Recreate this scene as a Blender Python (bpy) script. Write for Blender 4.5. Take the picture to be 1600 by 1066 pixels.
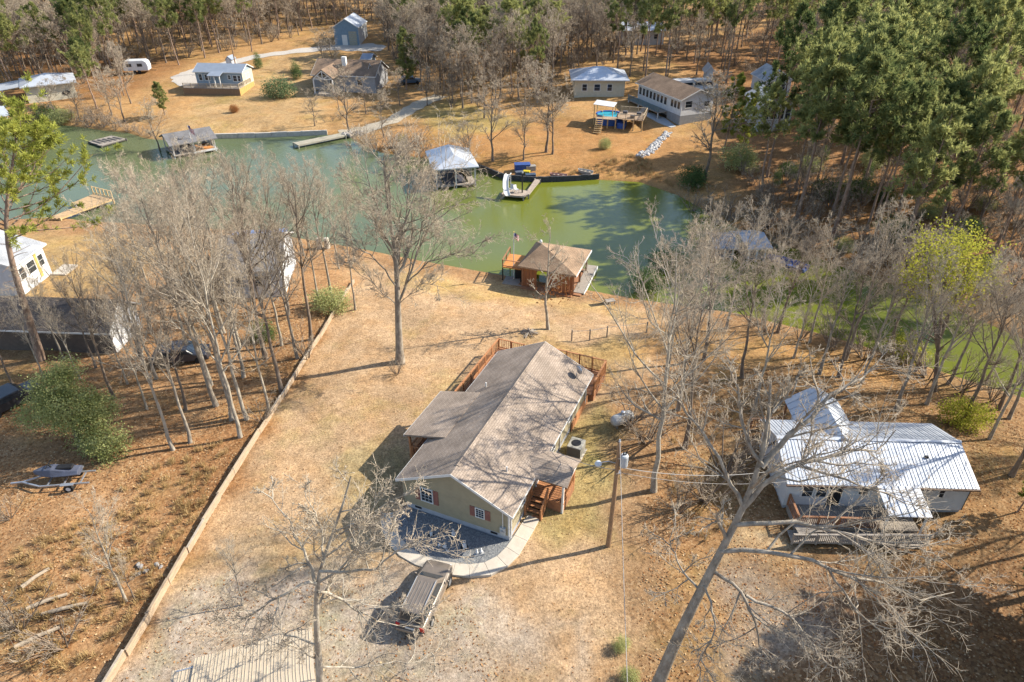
import bpy, math, random
import numpy as np
from mathutils import Vector
random.seed(7); RNG = np.random.default_rng(7)
scene = bpy.context.scene
for o in list(bpy.data.objects): bpy.data.objects.remove(o)
COL = scene.collection
# ------------------------------------------------------------------ camera
PITCH = math.radians(33); FPX = 1067.0; CZ = 33.3
cd = bpy.data.cameras.new('camera'); cam = bpy.data.objects.new('camera', cd); COL.objects.link(cam)
cam.location = (0, 0, CZ); cam.rotation_euler = (math.radians(90) - PITCH, 0, 0)
cd.sensor_width = 36; cd.lens = 36 * FPX / 1600; cd.clip_end = 6000; cd.clip_start = 0.5
scene.camera = cam
# ------------------------------------------------------------------ world, sun, exposure
SUN_EL = math.radians(36); SUN_AZ = math.atan2(0.964, 0.266)
world = bpy.data.worlds.new('World'); scene.world = world; world.use_nodes = True
wn = world.node_tree.nodes; wl = world.node_tree.links
bg = wn['Background']; sky = wn.new('ShaderNodeTexSky'); sky.sky_type = 'NISHITA'; sky.sun_disc = False
sky.sun_elevation = SUN_EL; sky.sun_rotation = SUN_AZ; sky.air_density = 1.0; sky.dust_density = 0.8; sky.ozone_density = 1.0
wl.new(sky.outputs[0], bg.inputs[0]); bg.inputs[1].default_value = 0.135
sd = bpy.data.lights.new('sun', 'SUN'); sun = bpy.data.objects.new('sun', sd); COL.objects.link(sun)
sd.energy = 4.8; sd.angle = math.radians(0.6); sd.color = (1.0, 0.93, 0.80)
SV = Vector((math.sin(SUN_AZ) * math.cos(SUN_EL), math.cos(SUN_AZ) * math.cos(SUN_EL), math.sin(SUN_EL)))
sun.rotation_euler = SV.to_track_quat('Z', 'Y').to_euler(); sun.location = (60, 40, 60)
vs = scene.view_settings; vs.view_transform = 'Standard'; vs.look = 'None'; vs.exposure = 1.14; vs.gamma = 1.0
vs.use_curve_mapping = False
# ------------------------------------------------------------------ pixel helpers (photograph is 1600 x 1066)
CP, SP = math.cos(PITCH), math.sin(PITCH)
def ray(px, py):
    u = (px - 800) / FPX; v = (533 - py) / FPX
    return (u, CP + v * SP, -SP + v * CP)
def onz(px, py, z):
    d = ray(px, py); t = (z - CZ) / d[2]
    return (d[0] * t, d[1] * t)
def atY(px, py, Y):
    d = ray(px, py); t = Y / d[1]
    return (d[0] * t, Y, CZ + d[2] * t)
def project(x, y, z):
    z = z - CZ; dep = y * CP - z * SP; up = y * SP + z * CP
    return 800 + FPX * x / dep, 533 - FPX * up / dep
def sdf(pts, poly):
    pts = np.asarray(pts, float); poly = np.asarray(poly, float)
    d2 = np.full(len(pts), 1e18); inside = np.zeros(len(pts), bool)
    for i in range(len(poly)):
        a = poly[i]; b = poly[(i + 1) % len(poly)]; e = b - a
        w = pts - a; t = np.clip((w @ e) / max(e @ e, 1e-9), 0, 1)
        q = w - t[:, None] * e; d2 = np.minimum(d2, (q * q).sum(1))
        c = (a[1] > pts[:, 1]) != (b[1] > pts[:, 1])
        den = (b[1] - a[1]) if abs(b[1] - a[1]) > 1e-9 else 1e-9
        inside ^= c & (pts[:, 0] < a[0] + (pts[:, 1] - a[1]) * e[0] / den)
    d = np.sqrt(d2); return np.where(inside, -d, d)
def sstep(a, b, x):
    t = np.clip((x - a) / (b - a), 0, 1); return t * t * (3 - 2 * t)
NEAR = [(-60, 352), (0, 345), (60, 341), (90, 339), (130, 345), (200, 349), (280, 354), (400, 362), (500, 377), (560, 388), (650, 406), (775, 428), (900, 450), (1000, 468), (1150, 489), (1290, 523), (1400, 556), (1500, 590), (1660, 640)]
FAR = [(1700, 575), (1500, 487), (1400, 447), (1300, 412), (1230, 384), (1170, 368), (1120, 340), (1060, 306), (1000, 285), (935, 281), (845, 284), (800, 279), (765, 271), (742, 262), (700, 254), (650, 246), (600, 240), (562, 226), (546, 214), (510, 211), (430, 213), (340, 216), (270, 220), (228, 217), (200, 208), (160, 204), (120, 198), (60, 192), (0, 189), (-120, 180)]
LAKE = np.array([onz(x, y, 0) for x, y in NEAR + FAR])
LAKE2 = np.array([onz(x, y, 0) for x, y in ((120, 46), (215, 46), (225, 20), (205, 2), (100, 2))])
NX = np.array([onz(x, y, 0) for x, y in NEAR])
def H(xy):
    xy = np.atleast_2d(np.asarray(xy, float))
    d = sdf(xy, LAKE); yn = np.interp(xy[:, 0], NX[:, 0], NX[:, 1])
    d2 = sdf(xy, LAKE2)
    far = sstep(2, 10, xy[:, 1] - yn)
    bank = np.where(d < 0, np.maximum(d * 0.6, -2.0), 0.5 * sstep(-0.6, 1.0, d) - 0.5 * sstep(-0.6, 1.0, 0))
    near_h = 0.95 * sstep(2, 13, d)
    far_h = 0.9 * sstep(1, 8, d) + 3.6 * sstep(6, 70, d) + 0.5 * np.sin(xy[:, 0] * .07) * np.sin(xy[:, 1] * .05 + 1) * sstep(6, 30, d)
    h = bank + np.where(d > 0, near_h * (1 - far) + far_h * far, 0)
    und = 0.06 * np.sin(xy[:, 0] * .9 + 1.3 * np.sin(xy[:, 1] * .5)) * sstep(1, 6, d) * (1 - .5 * far)
    return np.where(d2 < 0, -1.0, np.minimum(h, 99)) + und
def hz(x, y): return float(H([(x, y)])[0])
def G(px, py):
    z = 1.3
    for _ in range(7):
        x, y = onz(px, py, z); z = 0.4 * z + 0.6 * max(hz(x, y), 0)
    x, y = onz(px, py, z); return Vector((x, y, max(hz(x, y), 0)))
# ------------------------------------------------------------------ materials
MATS = {}; AK = .74
def mat(name, col, rough=.85, var=.18, scale=3.0, bump=0.0, bscale=20.0, metal=0.0, spec=.3, col2=None, stretch=None, emit=None):
    if name in MATS: return MATS[name]
    if not (name.startswith('bark') or name.startswith('twig')):
        col = tuple(c * AK for c in col); col2 = tuple(c * AK for c in col2) if col2 else None
    m = bpy.data.materials.new(name); m.use_nodes = True; nt = m.node_tree; n = nt.nodes; l = nt.links
    b = n['Principled BSDF']; b.inputs['Roughness'].default_value = rough; b.inputs['Metallic'].default_value = metal
    b.inputs['Specular IOR Level'].default_value = spec
    tc = n.new('ShaderNodeTexCoord'); src = tc.outputs['Object']
    if stretch:
        mp = n.new('ShaderNodeMapping'); mp.inputs['Scale'].default_value = stretch; l.new(src, mp.inputs[0]); src = mp.outputs[0]
    nz = n.new('ShaderNodeTexNoise'); nz.inputs['Scale'].default_value = scale; nz.inputs['Detail'].default_value = 5; nz.inputs['Roughness'].default_value = .65
    l.new(src, nz.inputs['Vector'])
    rp = n.new('ShaderNodeValToRGB'); rp.color_ramp.elements[0].position = .3; rp.color_ramp.elements[1].position = .7
    c2 = col2 or tuple(c * (1 + var) for c in col); c1 = tuple(c * (1 - var) for c in col) if not col2 else col
    rp.color_ramp.elements[0].color = (*c1, 1); rp.color_ramp.elements[1].color = (*c2, 1)
    l.new(nz.outputs['Fac'], rp.inputs[0]); l.new(rp.outputs[0], b.inputs['Base Color'])
    if bump:
        bn = n.new('ShaderNodeTexNoise'); bn.inputs['Scale'].default_value = bscale; bn.inputs['Detail'].default_value = 4; l.new(src, bn.inputs['Vector'])
        bp = n.new('ShaderNodeBump'); bp.inputs['Strength'].default_value = bump; bp.inputs['Distance'].default_value = .05
        l.new(bn.outputs['Fac'], bp.inputs['Height']); l.new(bp.outputs[0], b.inputs['Normal'])
    MATS[name] = m; return m
def brick_mat(name, c1, c2, cm, w, h, rough=.9, var=.3):
    if name in MATS: return MATS[name]
    c1, c2, cm = (tuple(q * AK for q in c) for c in (c1, c2, cm))
    m = bpy.data.materials.new(name); m.use_nodes = True; nt = m.node_tree; n = nt.nodes; l = nt.links
    b = n['Principled BSDF']; b.inputs['Roughness'].default_value = rough; b.inputs['Specular IOR Level'].default_value = .2
    uv = n.new('ShaderNodeUVMap')
    br = n.new('ShaderNodeTexBrick'); br.inputs['Scale'].default_value = 1; br.inputs['Brick Width'].default_value = w; br.inputs['Row Height'].default_value = h
    br.inputs['Mortar Size'].default_value = .012; br.inputs['Color1'].default_value = (*c1, 1); br.inputs['Color2'].default_value = (*c2, 1); br.inputs['Mortar'].default_value = (*cm, 1)
    l.new(uv.outputs[0], br.inputs['Vector'])
    nz = n.new('ShaderNodeTexNoise'); nz.inputs['Scale'].default_value = .6; nz.inputs['Detail'].default_value = 6; l.new(uv.outputs[0], nz.inputs['Vector'])
    mr = n.new('ShaderNodeMapRange'); mr.inputs[1].default_value = .3; mr.inputs[2].default_value = .7; mr.inputs[3].default_value = 1 - var; mr.inputs[4].default_value = 1 + var * .6
    l.new(nz.outputs['Fac'], mr.inputs[0])
    mx = n.new('ShaderNodeVectorMath'); mx.operation = 'SCALE'; l.new(br.outputs['Color'], mx.inputs[0]); l.new(mr.outputs[0], mx.inputs['Scale'])
    l.new(mx.outputs[0], b.inputs['Base Color'])
    bp = n.new('ShaderNodeBump'); bp.inputs['Strength'].default_value = .5; bp.inputs['Distance'].default_value = .02; bp.invert = True
    l.new(br.outputs['Fac'], bp.inputs['Height']); l.new(bp.outputs[0], b.inputs['Normal'])
    MATS[name] = m; return m
def siding_mat(name, col, pitch=.16, vertical=False):
    if name in MATS: return MATS[name]
    m = mat(name, col, .8, .10, 2.0); nt = m.node_tree; n = nt.nodes; l = nt.links; b = n['Principled BSDF']
    tc = n.new('ShaderNodeTexCoord'); sx = n.new('ShaderNodeSeparateXYZ'); l.new(tc.outputs['Object'], sx.inputs[0])
    if vertical:
        ad = n.new('ShaderNodeMath'); ad.operation = 'ADD'; l.new(sx.outputs['X'], ad.inputs[0]); l.new(sx.outputs['Y'], ad.inputs[1]); s = ad.outputs[0]
    else: s = sx.outputs['Z']
    dv = n.new('ShaderNodeMath'); dv.operation = 'DIVIDE'; l.new(s, dv.inputs[0]); dv.inputs[1].default_value = pitch
    fr = n.new('ShaderNodeMath'); fr.operation = 'FRACT'; l.new(dv.outputs[0], fr.inputs[0])
    bp = n.new('ShaderNodeBump'); bp.inputs['Strength'].default_value = .7; bp.inputs['Distance'].default_value = .03; bp.invert = True
    l.new(fr.outputs[0], bp.inputs['Height']); l.new(bp.outputs[0], b.inputs['Normal'])
    return m
def leaf_mat(name, c1, c2, trans=.35, scale=.9):
    if name in MATS: return MATS[name]
    m = bpy.data.materials.new(name); m.use_nodes = True; nt = m.node_tree; n = nt.nodes; l = nt.links
    n.remove(n['Principled BSDF']); out = n['Material Output']
    tc = n.new('ShaderNodeTexCoord'); nz = n.new('ShaderNodeTexNoise'); nz.inputs['Scale'].default_value = scale; nz.inputs['Detail'].default_value = 3
    l.new(tc.outputs['Object'], nz.inputs['Vector'])
    oi = n.new('ShaderNodeObjectInfo'); ad = n.new('ShaderNodeMath'); ad.operation = 'MULTIPLY_ADD'; l.new(oi.outputs['Random'], ad.inputs[0]); ad.inputs[1].default_value = .35; l.new(nz.outputs['Fac'], ad.inputs[2])
    rp = n.new('ShaderNodeValToRGB'); rp.color_ramp.elements[0].position = .45; rp.color_ramp.elements[1].position = .85
    rp.color_ramp.elements[0].color = (*c1, 1); rp.color_ramp.elements[1].color = (*c2, 1); l.new(ad.outputs[0], rp.inputs[0])
    d = n.new('ShaderNodeBsdfDiffuse'); t = n.new('ShaderNodeBsdfTranslucent'); mx = n.new('ShaderNodeMixShader'); mx.inputs[0].default_value = trans
    l.new(rp.outputs[0], d.inputs[0]); l.new(rp.outputs[0], t.inputs[0]); l.new(d.outputs[0], mx.inputs[1]); l.new(t.outputs[0], mx.inputs[2]); l.new(mx.outputs[0], out.inputs[0])
    MATS[name] = m; return m
def ground_mat():
    m = bpy.data.materials.new('ground'); m.use_nodes = True; nt = m.node_tree; n = nt.nodes; l = nt.links
    b = n['Principled BSDF']; b.inputs['Roughness'].default_value = .95; b.inputs['Specular IOR Level'].default_value = .1
    at = n.new('ShaderNodeAttribute'); at.attribute_name = 'tint'
    tc = n.new('ShaderNodeTexCoord')
    def noise(s, d, r=.6):
        z = n.new('ShaderNodeTexNoise'); z.inputs['Scale'].default_value = s; z.inputs['Detail'].default_value = d; z.inputs['Roughness'].default_value = r; l.new(tc.outputs['Object'], z.inputs['Vector']); return z.outputs['Fac']
    def mr(s, a, c, lo=.3, hi=.7):
        q = n.new('ShaderNodeMapRange'); q.inputs[1].default_value = lo; q.inputs[2].default_value = hi; q.inputs[3].default_value = a; q.inputs[4].default_value = c; l.new(s, q.inputs[0]); return q.outputs[0]
    def mul(a, c):
        q = n.new('ShaderNodeMath'); q.operation = 'MULTIPLY'; l.new(a, q.inputs[0]); l.new(c, q.inputs[1]); return q.outputs[0]
    f = mul(mul(mr(noise(.22, 5, .65), .74, 1.2), mr(noise(1.6, 5, .75), .70, 1.26)), mr(noise(7, 4, .9), .50, 1.45, .34, .66))
    sc = n.new('ShaderNodeVectorMath'); sc.operation = 'SCALE'; l.new(at.outputs['Color'], sc.inputs[0]); l.new(f, sc.inputs['Scale'])
    # hue shift patches
    hs = n.new('ShaderNodeMix'); hs.data_type = 'RGBA'; hs.blend_type = 'MULTIPLY'; l.new(mr(noise(.5, 4), 0, .55, .42, .66), hs.inputs[0]); l.new(sc.outputs[0], hs.inputs[6]); hs.inputs[7].default_value = (.98, .84, .66, 1)
    gs = n.new('ShaderNodeMix'); gs.data_type = 'RGBA'; gs.blend_type = 'MULTIPLY'; l.new(mr(noise(.16, 6, .7), 0, .75, .52, .68), gs.inputs[0]); l.new(hs.outputs[2], gs.inputs[6]); gs.inputs[7].default_value = (.78, .86, .62, 1)
    hs = gs
    # leaf speckle, amount from the alpha channel
    vo = n.new('ShaderNodeTexVoronoi'); vo.inputs['Scale'].default_value = 7; l.new(tc.outputs['Object'], vo.inputs['Vector'])
    wn_ = n.new('ShaderNodeTexWhiteNoise'); l.new(vo.outputs['Position'], wn_.inputs['Vector'])
    rp = n.new('ShaderNodeValToRGB'); cr = rp.color_ramp
    cr.elements[0].color = (.06, .03, .016, 1); cr.elements[1].color = (.37, .25, .14, 1); e = cr.elements.new(.4); e.color = (.18, .085, .034, 1); e = cr.elements.new(.75); e.color = (.27, .145, .062, 1)
    l.new(wn_.outputs['Value'], rp.inputs[0])
    fac = mul(at.outputs['Alpha'], mr(noise(.7, 4, .7), .12, .85))
    mx = n.new('ShaderNodeMix'); mx.data_type = 'RGBA'; l.new(fac, mx.inputs[0]); l.new(hs.outputs[2], mx.inputs[6]); l.new(rp.outputs[0], mx.inputs[7])
    l.new(mx.outputs[2], b.inputs['Base Color'])
    bp = n.new('ShaderNodeBump'); bp.inputs['Strength'].default_value = .55; bp.inputs['Distance'].default_value = .12
    l.new(noise(8, 5, .75), bp.inputs['Height']); l.new(bp.outputs[0], b.inputs['Normal'])
    return m
def water_mat():
    m = bpy.data.materials.new('water'); m.use_nodes = True; nt = m.node_tree; n = nt.nodes; l = nt.links
    b = n['Principled BSDF']; b.inputs['Roughness'].default_value = .06; b.inputs['IOR'].default_value = 1.33
    tc = n.new('ShaderNodeTexCoord'); nz = n.new('ShaderNodeTexNoise'); nz.inputs['Scale'].default_value = .03; nz.inputs['Detail'].default_value = 3; l.new(tc.outputs['Object'], nz.inputs['Vector'])
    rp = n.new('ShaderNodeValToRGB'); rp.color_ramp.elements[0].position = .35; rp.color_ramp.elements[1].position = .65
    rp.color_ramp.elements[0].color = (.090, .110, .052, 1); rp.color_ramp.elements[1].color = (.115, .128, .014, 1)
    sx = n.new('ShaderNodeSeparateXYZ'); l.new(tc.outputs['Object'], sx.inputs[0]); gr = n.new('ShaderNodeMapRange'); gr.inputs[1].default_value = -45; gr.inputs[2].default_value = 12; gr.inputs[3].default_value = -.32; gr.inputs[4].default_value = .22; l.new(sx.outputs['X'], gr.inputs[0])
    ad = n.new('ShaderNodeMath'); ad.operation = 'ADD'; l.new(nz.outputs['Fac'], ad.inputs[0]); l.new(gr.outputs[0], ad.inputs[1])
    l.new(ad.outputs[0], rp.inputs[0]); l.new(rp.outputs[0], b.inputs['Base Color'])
    mp = n.new('ShaderNodeMapping'); mp.inputs['Scale'].default_value = (1, 1.8, 1); l.new(tc.outputs['Object'], mp.inputs[0])
    n2 = n.new('ShaderNodeTexNoise'); n2.inputs['Scale'].default_value = 2.2; n2.inputs['Detail'].default_value = 3; l.new(mp.outputs[0], n2.inputs['Vector'])
    bp = n.new('ShaderNodeBump'); bp.inputs['Strength'].default_value = .16; bp.inputs['Distance'].default_value = .10; l.new(n2.outputs['Fac'], bp.inputs['Height']); l.new(bp.outputs[0], b.inputs['Normal'])
    return m
def glass(name='glass', col=(.03, .04, .05)): return mat(name, col, .08, .2, 1, spec=.6)
# ------------------------------------------------------------------ object helpers
def tag(o, label=None, cat=None, group=None, kind=None):
    if label: o['label'] = label
    if cat: o['category'] = cat
    if group: o['group'] = group
    if kind: o['kind'] = kind
    return o
def thing(name, label, cat, loc=(0, 0, 0), rz=0, group=None, scale=1):
    o = bpy.data.objects.new(name, None); COL.objects.link(o); o.location = loc; o.rotation_euler = (0, 0, rz); o.scale = (scale,) * 3
    o.empty_display_size = .5
    return tag(o, label, cat, group)
def link(name, me, m=None, parent=None):
    o = bpy.data.objects.new(name, me); COL.objects.link(o)
    if m and not me.materials: me.materials.append(m)
    if parent: o.parent = parent
    return o
def mesh_np(name, V, F, m=None, smooth=False):
    V = np.asarray(V, np.float32); F = np.asarray(F, np.int32); k = F.shape[1]
    me = bpy.data.meshes.new(name); me.vertices.add(len(V)); me.vertices.foreach_set('co', V.ravel())
    me.loops.add(F.size); me.loops.foreach_set('vertex_index', F.ravel())
    me.polygons.add(len(F)); me.polygons.foreach_set('loop_start', np.arange(0, F.size, k, dtype=np.int32))
    me.polygons.foreach_set('loop_total', np.full(len(F), k, np.int32))
    if smooth: me.polygons.foreach_set('use_smooth', np.ones(len(F), bool))
    me.update(calc_edges=True)
    if m: me.materials.append(m)
    return me
class MB:
    def __init__(s): s.v = []; s.f = []; s.uv = {}
    def add(s, vs, fs):
        b = len(s.v); s.v += [tuple(p) for p in vs]; s.f += [tuple(b + i for i in f) for f in fs]; return s
    def box(s, x0, x1, y0, y1, z0, z1):
        return s.add([(x0, y0, z0), (x1, y0, z0), (x1, y1, z0), (x0, y1, z0), (x0, y0, z1), (x1, y0, z1), (x1, y1, z1), (x0, y1, z1)],
                     [(0, 3, 2, 1), (4, 5, 6, 7), (0, 1, 5, 4), (1, 2, 6, 5), (2, 3, 7, 6), (3, 0, 4, 7)])
    def bar(s, p, q, w, h=None):
        p = Vector(p); q = Vector(q); h = h or w; d = (q - p).normalized(); r = Vector((0, 0, 1)) if abs(d.z) < .9 else Vector((1, 0, 0))
        a = d.cross(r).normalized() * w / 2; c = a.cross(d).normalized() * h / 2
        vs = [p - a - c, p + a - c, p + a + c, p - a + c, q - a - c, q + a - c, q + a + c, q - a + c]
        return s.add(vs, [(0, 1, 2, 3), (7, 6, 5, 4), (0, 4, 5, 1), (1, 5, 6, 2), (2, 6, 7, 3), (3, 7, 4, 0)])
    def prism(s, pts, z0, z1):
        k = len(pts); z0 = [z0] * k if not hasattr(z0, '__len__') else z0; z1 = [z1] * k if not hasattr(z1, '__len__') else z1
        vs = [(p[0], p[1], z) for p, z in zip(pts, z0)] + [(p[0], p[1], z) for p, z in zip(pts, z1)]
        return s.add(vs, [tuple(range(k - 1, -1, -1)), tuple(range(k, 2 * k))] + [(i, (i + 1) % k, k + (i + 1) % k, k + i) for i in range(k)])
    def extr(s, prof, axis, a0, a1):     # profile [(u,z)] extruded along x or y
        k = len(prof); P = (lambda u, z, a: (u, a, z)) if axis == 'y' else (lambda u, z, a: (a, u, z))
        vs = [P(u, z, a0) for u, z in prof] + [P(u, z, a1) for u, z in prof]
        return s.add(vs, [tuple(range(k)), tuple(range(2 * k - 1, k - 1, -1))] + [(i, k + i, k + (i + 1) % k, (i + 1) % k) for i in range(k)])
    def slab(s, p0, p1, p2, p3, t):
        P = [Vector(p) for p in (p0, p1, p2, p3)]; n = (P[1] - P[0]).cross(P[3] - P[0]).normalized() * t
        return s.add([*P, *[p - n for p in P]], [(0, 1, 2, 3), (7, 6, 5, 4), (0, 4, 5, 1), (1, 5, 6, 2), (2, 6, 7, 3), (3, 7, 4, 0)])
    def tube(s, pts, r, n=6, r2=None):
        pts = [Vector(p) for p in pts]; base = len(s.v); K = len(pts); r2 = r if r2 is None else r2
        for i, p in enumerate(pts):
            d = (pts[min(i + 1, K - 1)] - pts[max(i - 1, 0)]).normalized(); ref = Vector((0, 0, 1)) if abs(d.z) < .9 else Vector((1, 0, 0))
            a = d.cross(ref).normalized(); c = d.cross(a); rr = r + (r2 - r) * i / max(K - 1, 1)
            for j in range(n):
                t = 2 * math.pi * j / n; s.v.append(tuple(p + (a * math.cos(t) + c * math.sin(t)) * rr))
        for i in range(K - 1):
            for j in range(n):
                j2 = (j + 1) % n; s.f.append((base + i * n + j, base + i * n + j2, base + (i + 1) * n + j2, base + (i + 1) * n + j))
        s.f.append(tuple(base + n - 1 - j for j in range(n))); s.f.append(tuple(base + (K - 1) * n + j for j in range(n)))
        return s
    def lathe(s, prof, n=10, c=(0, 0, 0), axis='z'):
        base = len(s.v); K = len(prof)
        for r, z in prof:
            for j in range(n):
                t = 2 * math.pi * j / n; p = (r * math.cos(t), r * math.sin(t), z)
                if axis == 'x': p = (p[2], p[0], p[1])
                if axis == 'y': p = (p[1], p[2], p[0])
                s.v.append((p[0] + c[0], p[1] + c[1], p[2] + c[2]))
        for i in range(K - 1):
            for j in range(n):
                j2 = (j + 1) % n; s.f.append((base + i * n + j, base + i * n + j2, base + (i + 1) * n + j2, base + (i + 1) * n + j))
        s.f.append(tuple(base + n - 1 - j for j in range(n))); s.f.append(tuple(base + (K - 1) * n + j for j in range(n)))
        return s
    def ell(s, c, r, n=8, k=6):
        prof = [(math.sin(math.pi * (i + .02) / (k + .04)) , -math.cos(math.pi * (i + .02) / (k + .04))) for i in range(k + 1)]
        b = len(s.v); s.lathe(prof, n)
        for i in range(b, len(s.v)):
            p = s.v[i]; s.v[i] = (c[0] + p[0] * r[0], c[1] + p[1] * r[1], c[2] + p[2] * r[2])
        return s
    def build(s, name, m, parent=None, bevel=0, smooth=False, uv=False):
        me = bpy.data.meshes.new(name); me.from_pydata(s.v, [], s.f); me.update()
        me.materials.append(m)
        if smooth:
            for p in me.polygons: p.use_smooth = True
        if uv:
            L = me.uv_layers.new(name='UVMap')
            for p in me.polygons:
                n = p.normal; hx = Vector((n.y, -n.x, 0))
                hx = hx.normalized() if hx.length > .05 else Vector((1, 0, 0)); vy = n.cross(hx)
                for li in p.loop_indices:
                    co = me.vertices[me.loops[li].vertex_index].co; L.data[li].uv = (co.dot(hx), co.dot(vy))
        o = bpy.data.objects.new(name, me); COL.objects.link(o)
        if parent: o.parent = parent
        if bevel:
            bv = o.modifiers.new('bevel', 'BEVEL'); bv.width = bevel; bv.segments = 2; bv.limit_method = 'ANGLE'
        return o
def box(name, m, parent, *a, **k): return MB().box(*a).build(name, m, parent, **k)
# ------------------------------------------------------------------ ground, water
def axis_coords(lo, hi, step, out_lo, out_hi, g=1.25):
    a = list(np.arange(lo, hi + step / 2, step)); s = step
    while a[-1] < out_hi: s *= g; a.append(a[-1] + s)
    s = step
    while a[0] > out_lo: s *= g; a.insert(0, a[0] - s)
    return np.array(a)
gx = axis_coords(-100, 90, .75, -2500, 2500, 1.18); gy = axis_coords(10, 135, .75, -400, 4000, 1.06)
XX, YY = np.meshgrid(gx, gy); GP = np.stack([XX.ravel(), YY.ravel()], 1)
GZ = H(GP)
nxg, nyg = len(gx), len(gy)
idx = np.arange(nxg * nyg).reshape(nyg, nxg)
GF = np.stack([idx[:-1, :-1].ravel(), idx[:-1, 1:].ravel(), idx[1:, 1:].ravel(), idx[1:, :-1].ravel()], 1)
gme = mesh_np('ground', np.column_stack([GP, GZ]), GF, ground_mat(), True)
wob = np.column_stack([GP[:, 0] + .7 * np.sin(GP[:, 1] * 1.1 + np.sin(GP[:, 0])), GP[:, 1] + .7 * np.sin(GP[:, 0] * 1.3 + np.cos(GP[:, 1] * .8))])
def wpoly(pxs, z=1.3): return np.array([onz(x, y, z) for x, y in pxs])
# colour (albedo) and amount of leaf litter by zone
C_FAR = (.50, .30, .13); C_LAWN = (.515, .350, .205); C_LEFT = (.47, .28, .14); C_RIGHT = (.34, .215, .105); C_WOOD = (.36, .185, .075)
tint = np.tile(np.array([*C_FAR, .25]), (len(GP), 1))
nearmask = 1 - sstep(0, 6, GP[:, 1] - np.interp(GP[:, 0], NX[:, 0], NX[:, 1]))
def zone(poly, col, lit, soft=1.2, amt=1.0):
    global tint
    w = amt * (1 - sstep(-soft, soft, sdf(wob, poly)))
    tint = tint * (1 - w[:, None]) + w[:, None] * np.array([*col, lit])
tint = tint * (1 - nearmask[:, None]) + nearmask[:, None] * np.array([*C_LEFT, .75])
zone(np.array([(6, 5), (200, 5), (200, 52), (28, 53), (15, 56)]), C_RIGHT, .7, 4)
zone(wpoly([(165, 1090), (235, 968), (320, 820), (455, 600), (553, 442), (545, 392), (775, 430), (1000, 470), (1080, 500), (985, 600), (960, 720), (1010, 830), (1060, 1100)]), C_LAWN, .12, 1.0)
zone(wpoly([(0, 480), (0, 360), (180, 352), (260, 400), (200, 440), (120, 470)]), (.46, .31, .14), .2, 2)
zone(wpoly([(885, 640), (965, 620), (965, 760), (930, 850), (850, 850), (835, 800), (880, 720)]), (.36, .29, .11), .15, 1.0, .75)
zone(wpoly([(500, 720), (640, 690), (620, 790), (520, 790)]), (.33, .28, .13), .15, 1.0, .6)
zone(wpoly([(250, 940), (330, 905), (460, 890), (620, 890), (720, 935), (800, 925), (830, 990), (800, 1100), (180, 1100)]), (.46, .40, .33), .35, 1.2, .85)
zone(wpoly([(1180, 830), (1240, 832), (1240, 850), (1130, 870), (1105, 860)]), (.50, .37, .22), .1, .6)
zone(wpoly([(1130, 890), (1320, 900), (1330, 1000), (1180, 1080), (1120, 1000)]), (.34, .30, .25), .5, 1.4, .8)
zone(wpoly([(1000, 500), (1290, 528), (1400, 560), (1380, 600), (1160, 560), (1000, 560)], 1.0), (.46, .27, .11), .35, 1.5)
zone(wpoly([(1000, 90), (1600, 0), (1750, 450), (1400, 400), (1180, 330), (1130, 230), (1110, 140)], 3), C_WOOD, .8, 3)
zone(wpoly([(640, 255), (560, 222), (640, 200), (900, 195), (1110, 230), (1090, 290), (1000, 278), (850, 275), (745, 258)], 1), (.47, .255, .10), .2, 2.0)
zone(wpoly([(200, 200), (300, 150), (440, 90), (520, 80), (500, 205), (340, 210)], 3), (.50, .33, .16), .1, 2.0)
zone(wpoly([(640, 170), (700, 150), (830, 190), (700, 210)], 2), (.44, .32, .12), .2, 2.0)
zone(wpoly([(0, 60), (300, 90), (190, 130), (0, 140)], 4), C_WOOD, .7, 3)
def trail(pxs, w, col, lit, amt, soft=.35):
    P = [onz(x, y, 1.3) for x, y in pxs]; L = [(p[0] - w / 2, p[1]) for p in P] + [(p[0] + w / 2, p[1]) for p in P[::-1]]; zone(np.array(L), col, lit, soft, amt)
trail([(30, 1000), (42, 900), (60, 830), (90, 780)], 1.0, (.28, .17, .09), .3, .8)
trail([(560, 1080), (640, 1000), (760, 960), (830, 960), (900, 1000), (930, 1090)], 1.2, (.42, .36, .29), .3, .6)
trail([(150, 1060), (305, 815), (440, 600), (540, 445)], 1.3, (.30, .165, .07), .95, .75)
trail([(1010, 1080), (1020, 960), (1000, 820), (990, 700), (1000, 600)], 3.2, (.36, .23, .12), .9, .7, 1.2)
zone(wpoly([(640, 420), (770, 436), (980, 474), (960, 490), (800, 470), (650, 450)], .9), (.56, .37, .16), .05, 1.2, .8)
zone(wpoly([(860, 545), (1000, 520), (1010, 550), (930, 600)]), (.53, .36, .13), .1, 1.0, .7)
zone(wpoly([(330, 860), (470, 840), (560, 800), (600, 870), (450, 880)]), (.34, .27, .14), .3, 1.5, .55)
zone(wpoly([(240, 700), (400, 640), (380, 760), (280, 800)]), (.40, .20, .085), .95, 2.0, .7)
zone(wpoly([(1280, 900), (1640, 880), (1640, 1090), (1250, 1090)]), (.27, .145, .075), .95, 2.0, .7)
zone(wpoly([(370, 195), (480, 170), (500, 180), (420, 205)], 2), (.55, .36, .17), .05, .8, .8)
d_l = sdf(GP, LAKE); mud = sstep(.9, -.2, d_l) if False else 1 - sstep(-.2, .9, d_l)
tint = tint * (1 - .55 * mud[:, None]) + .55 * mud[:, None] * np.array([.26, .16, .07, .1])
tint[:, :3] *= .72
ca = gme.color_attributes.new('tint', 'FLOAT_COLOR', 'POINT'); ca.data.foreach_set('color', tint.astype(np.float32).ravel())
tag(link('ground', gme), kind='structure')
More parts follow.
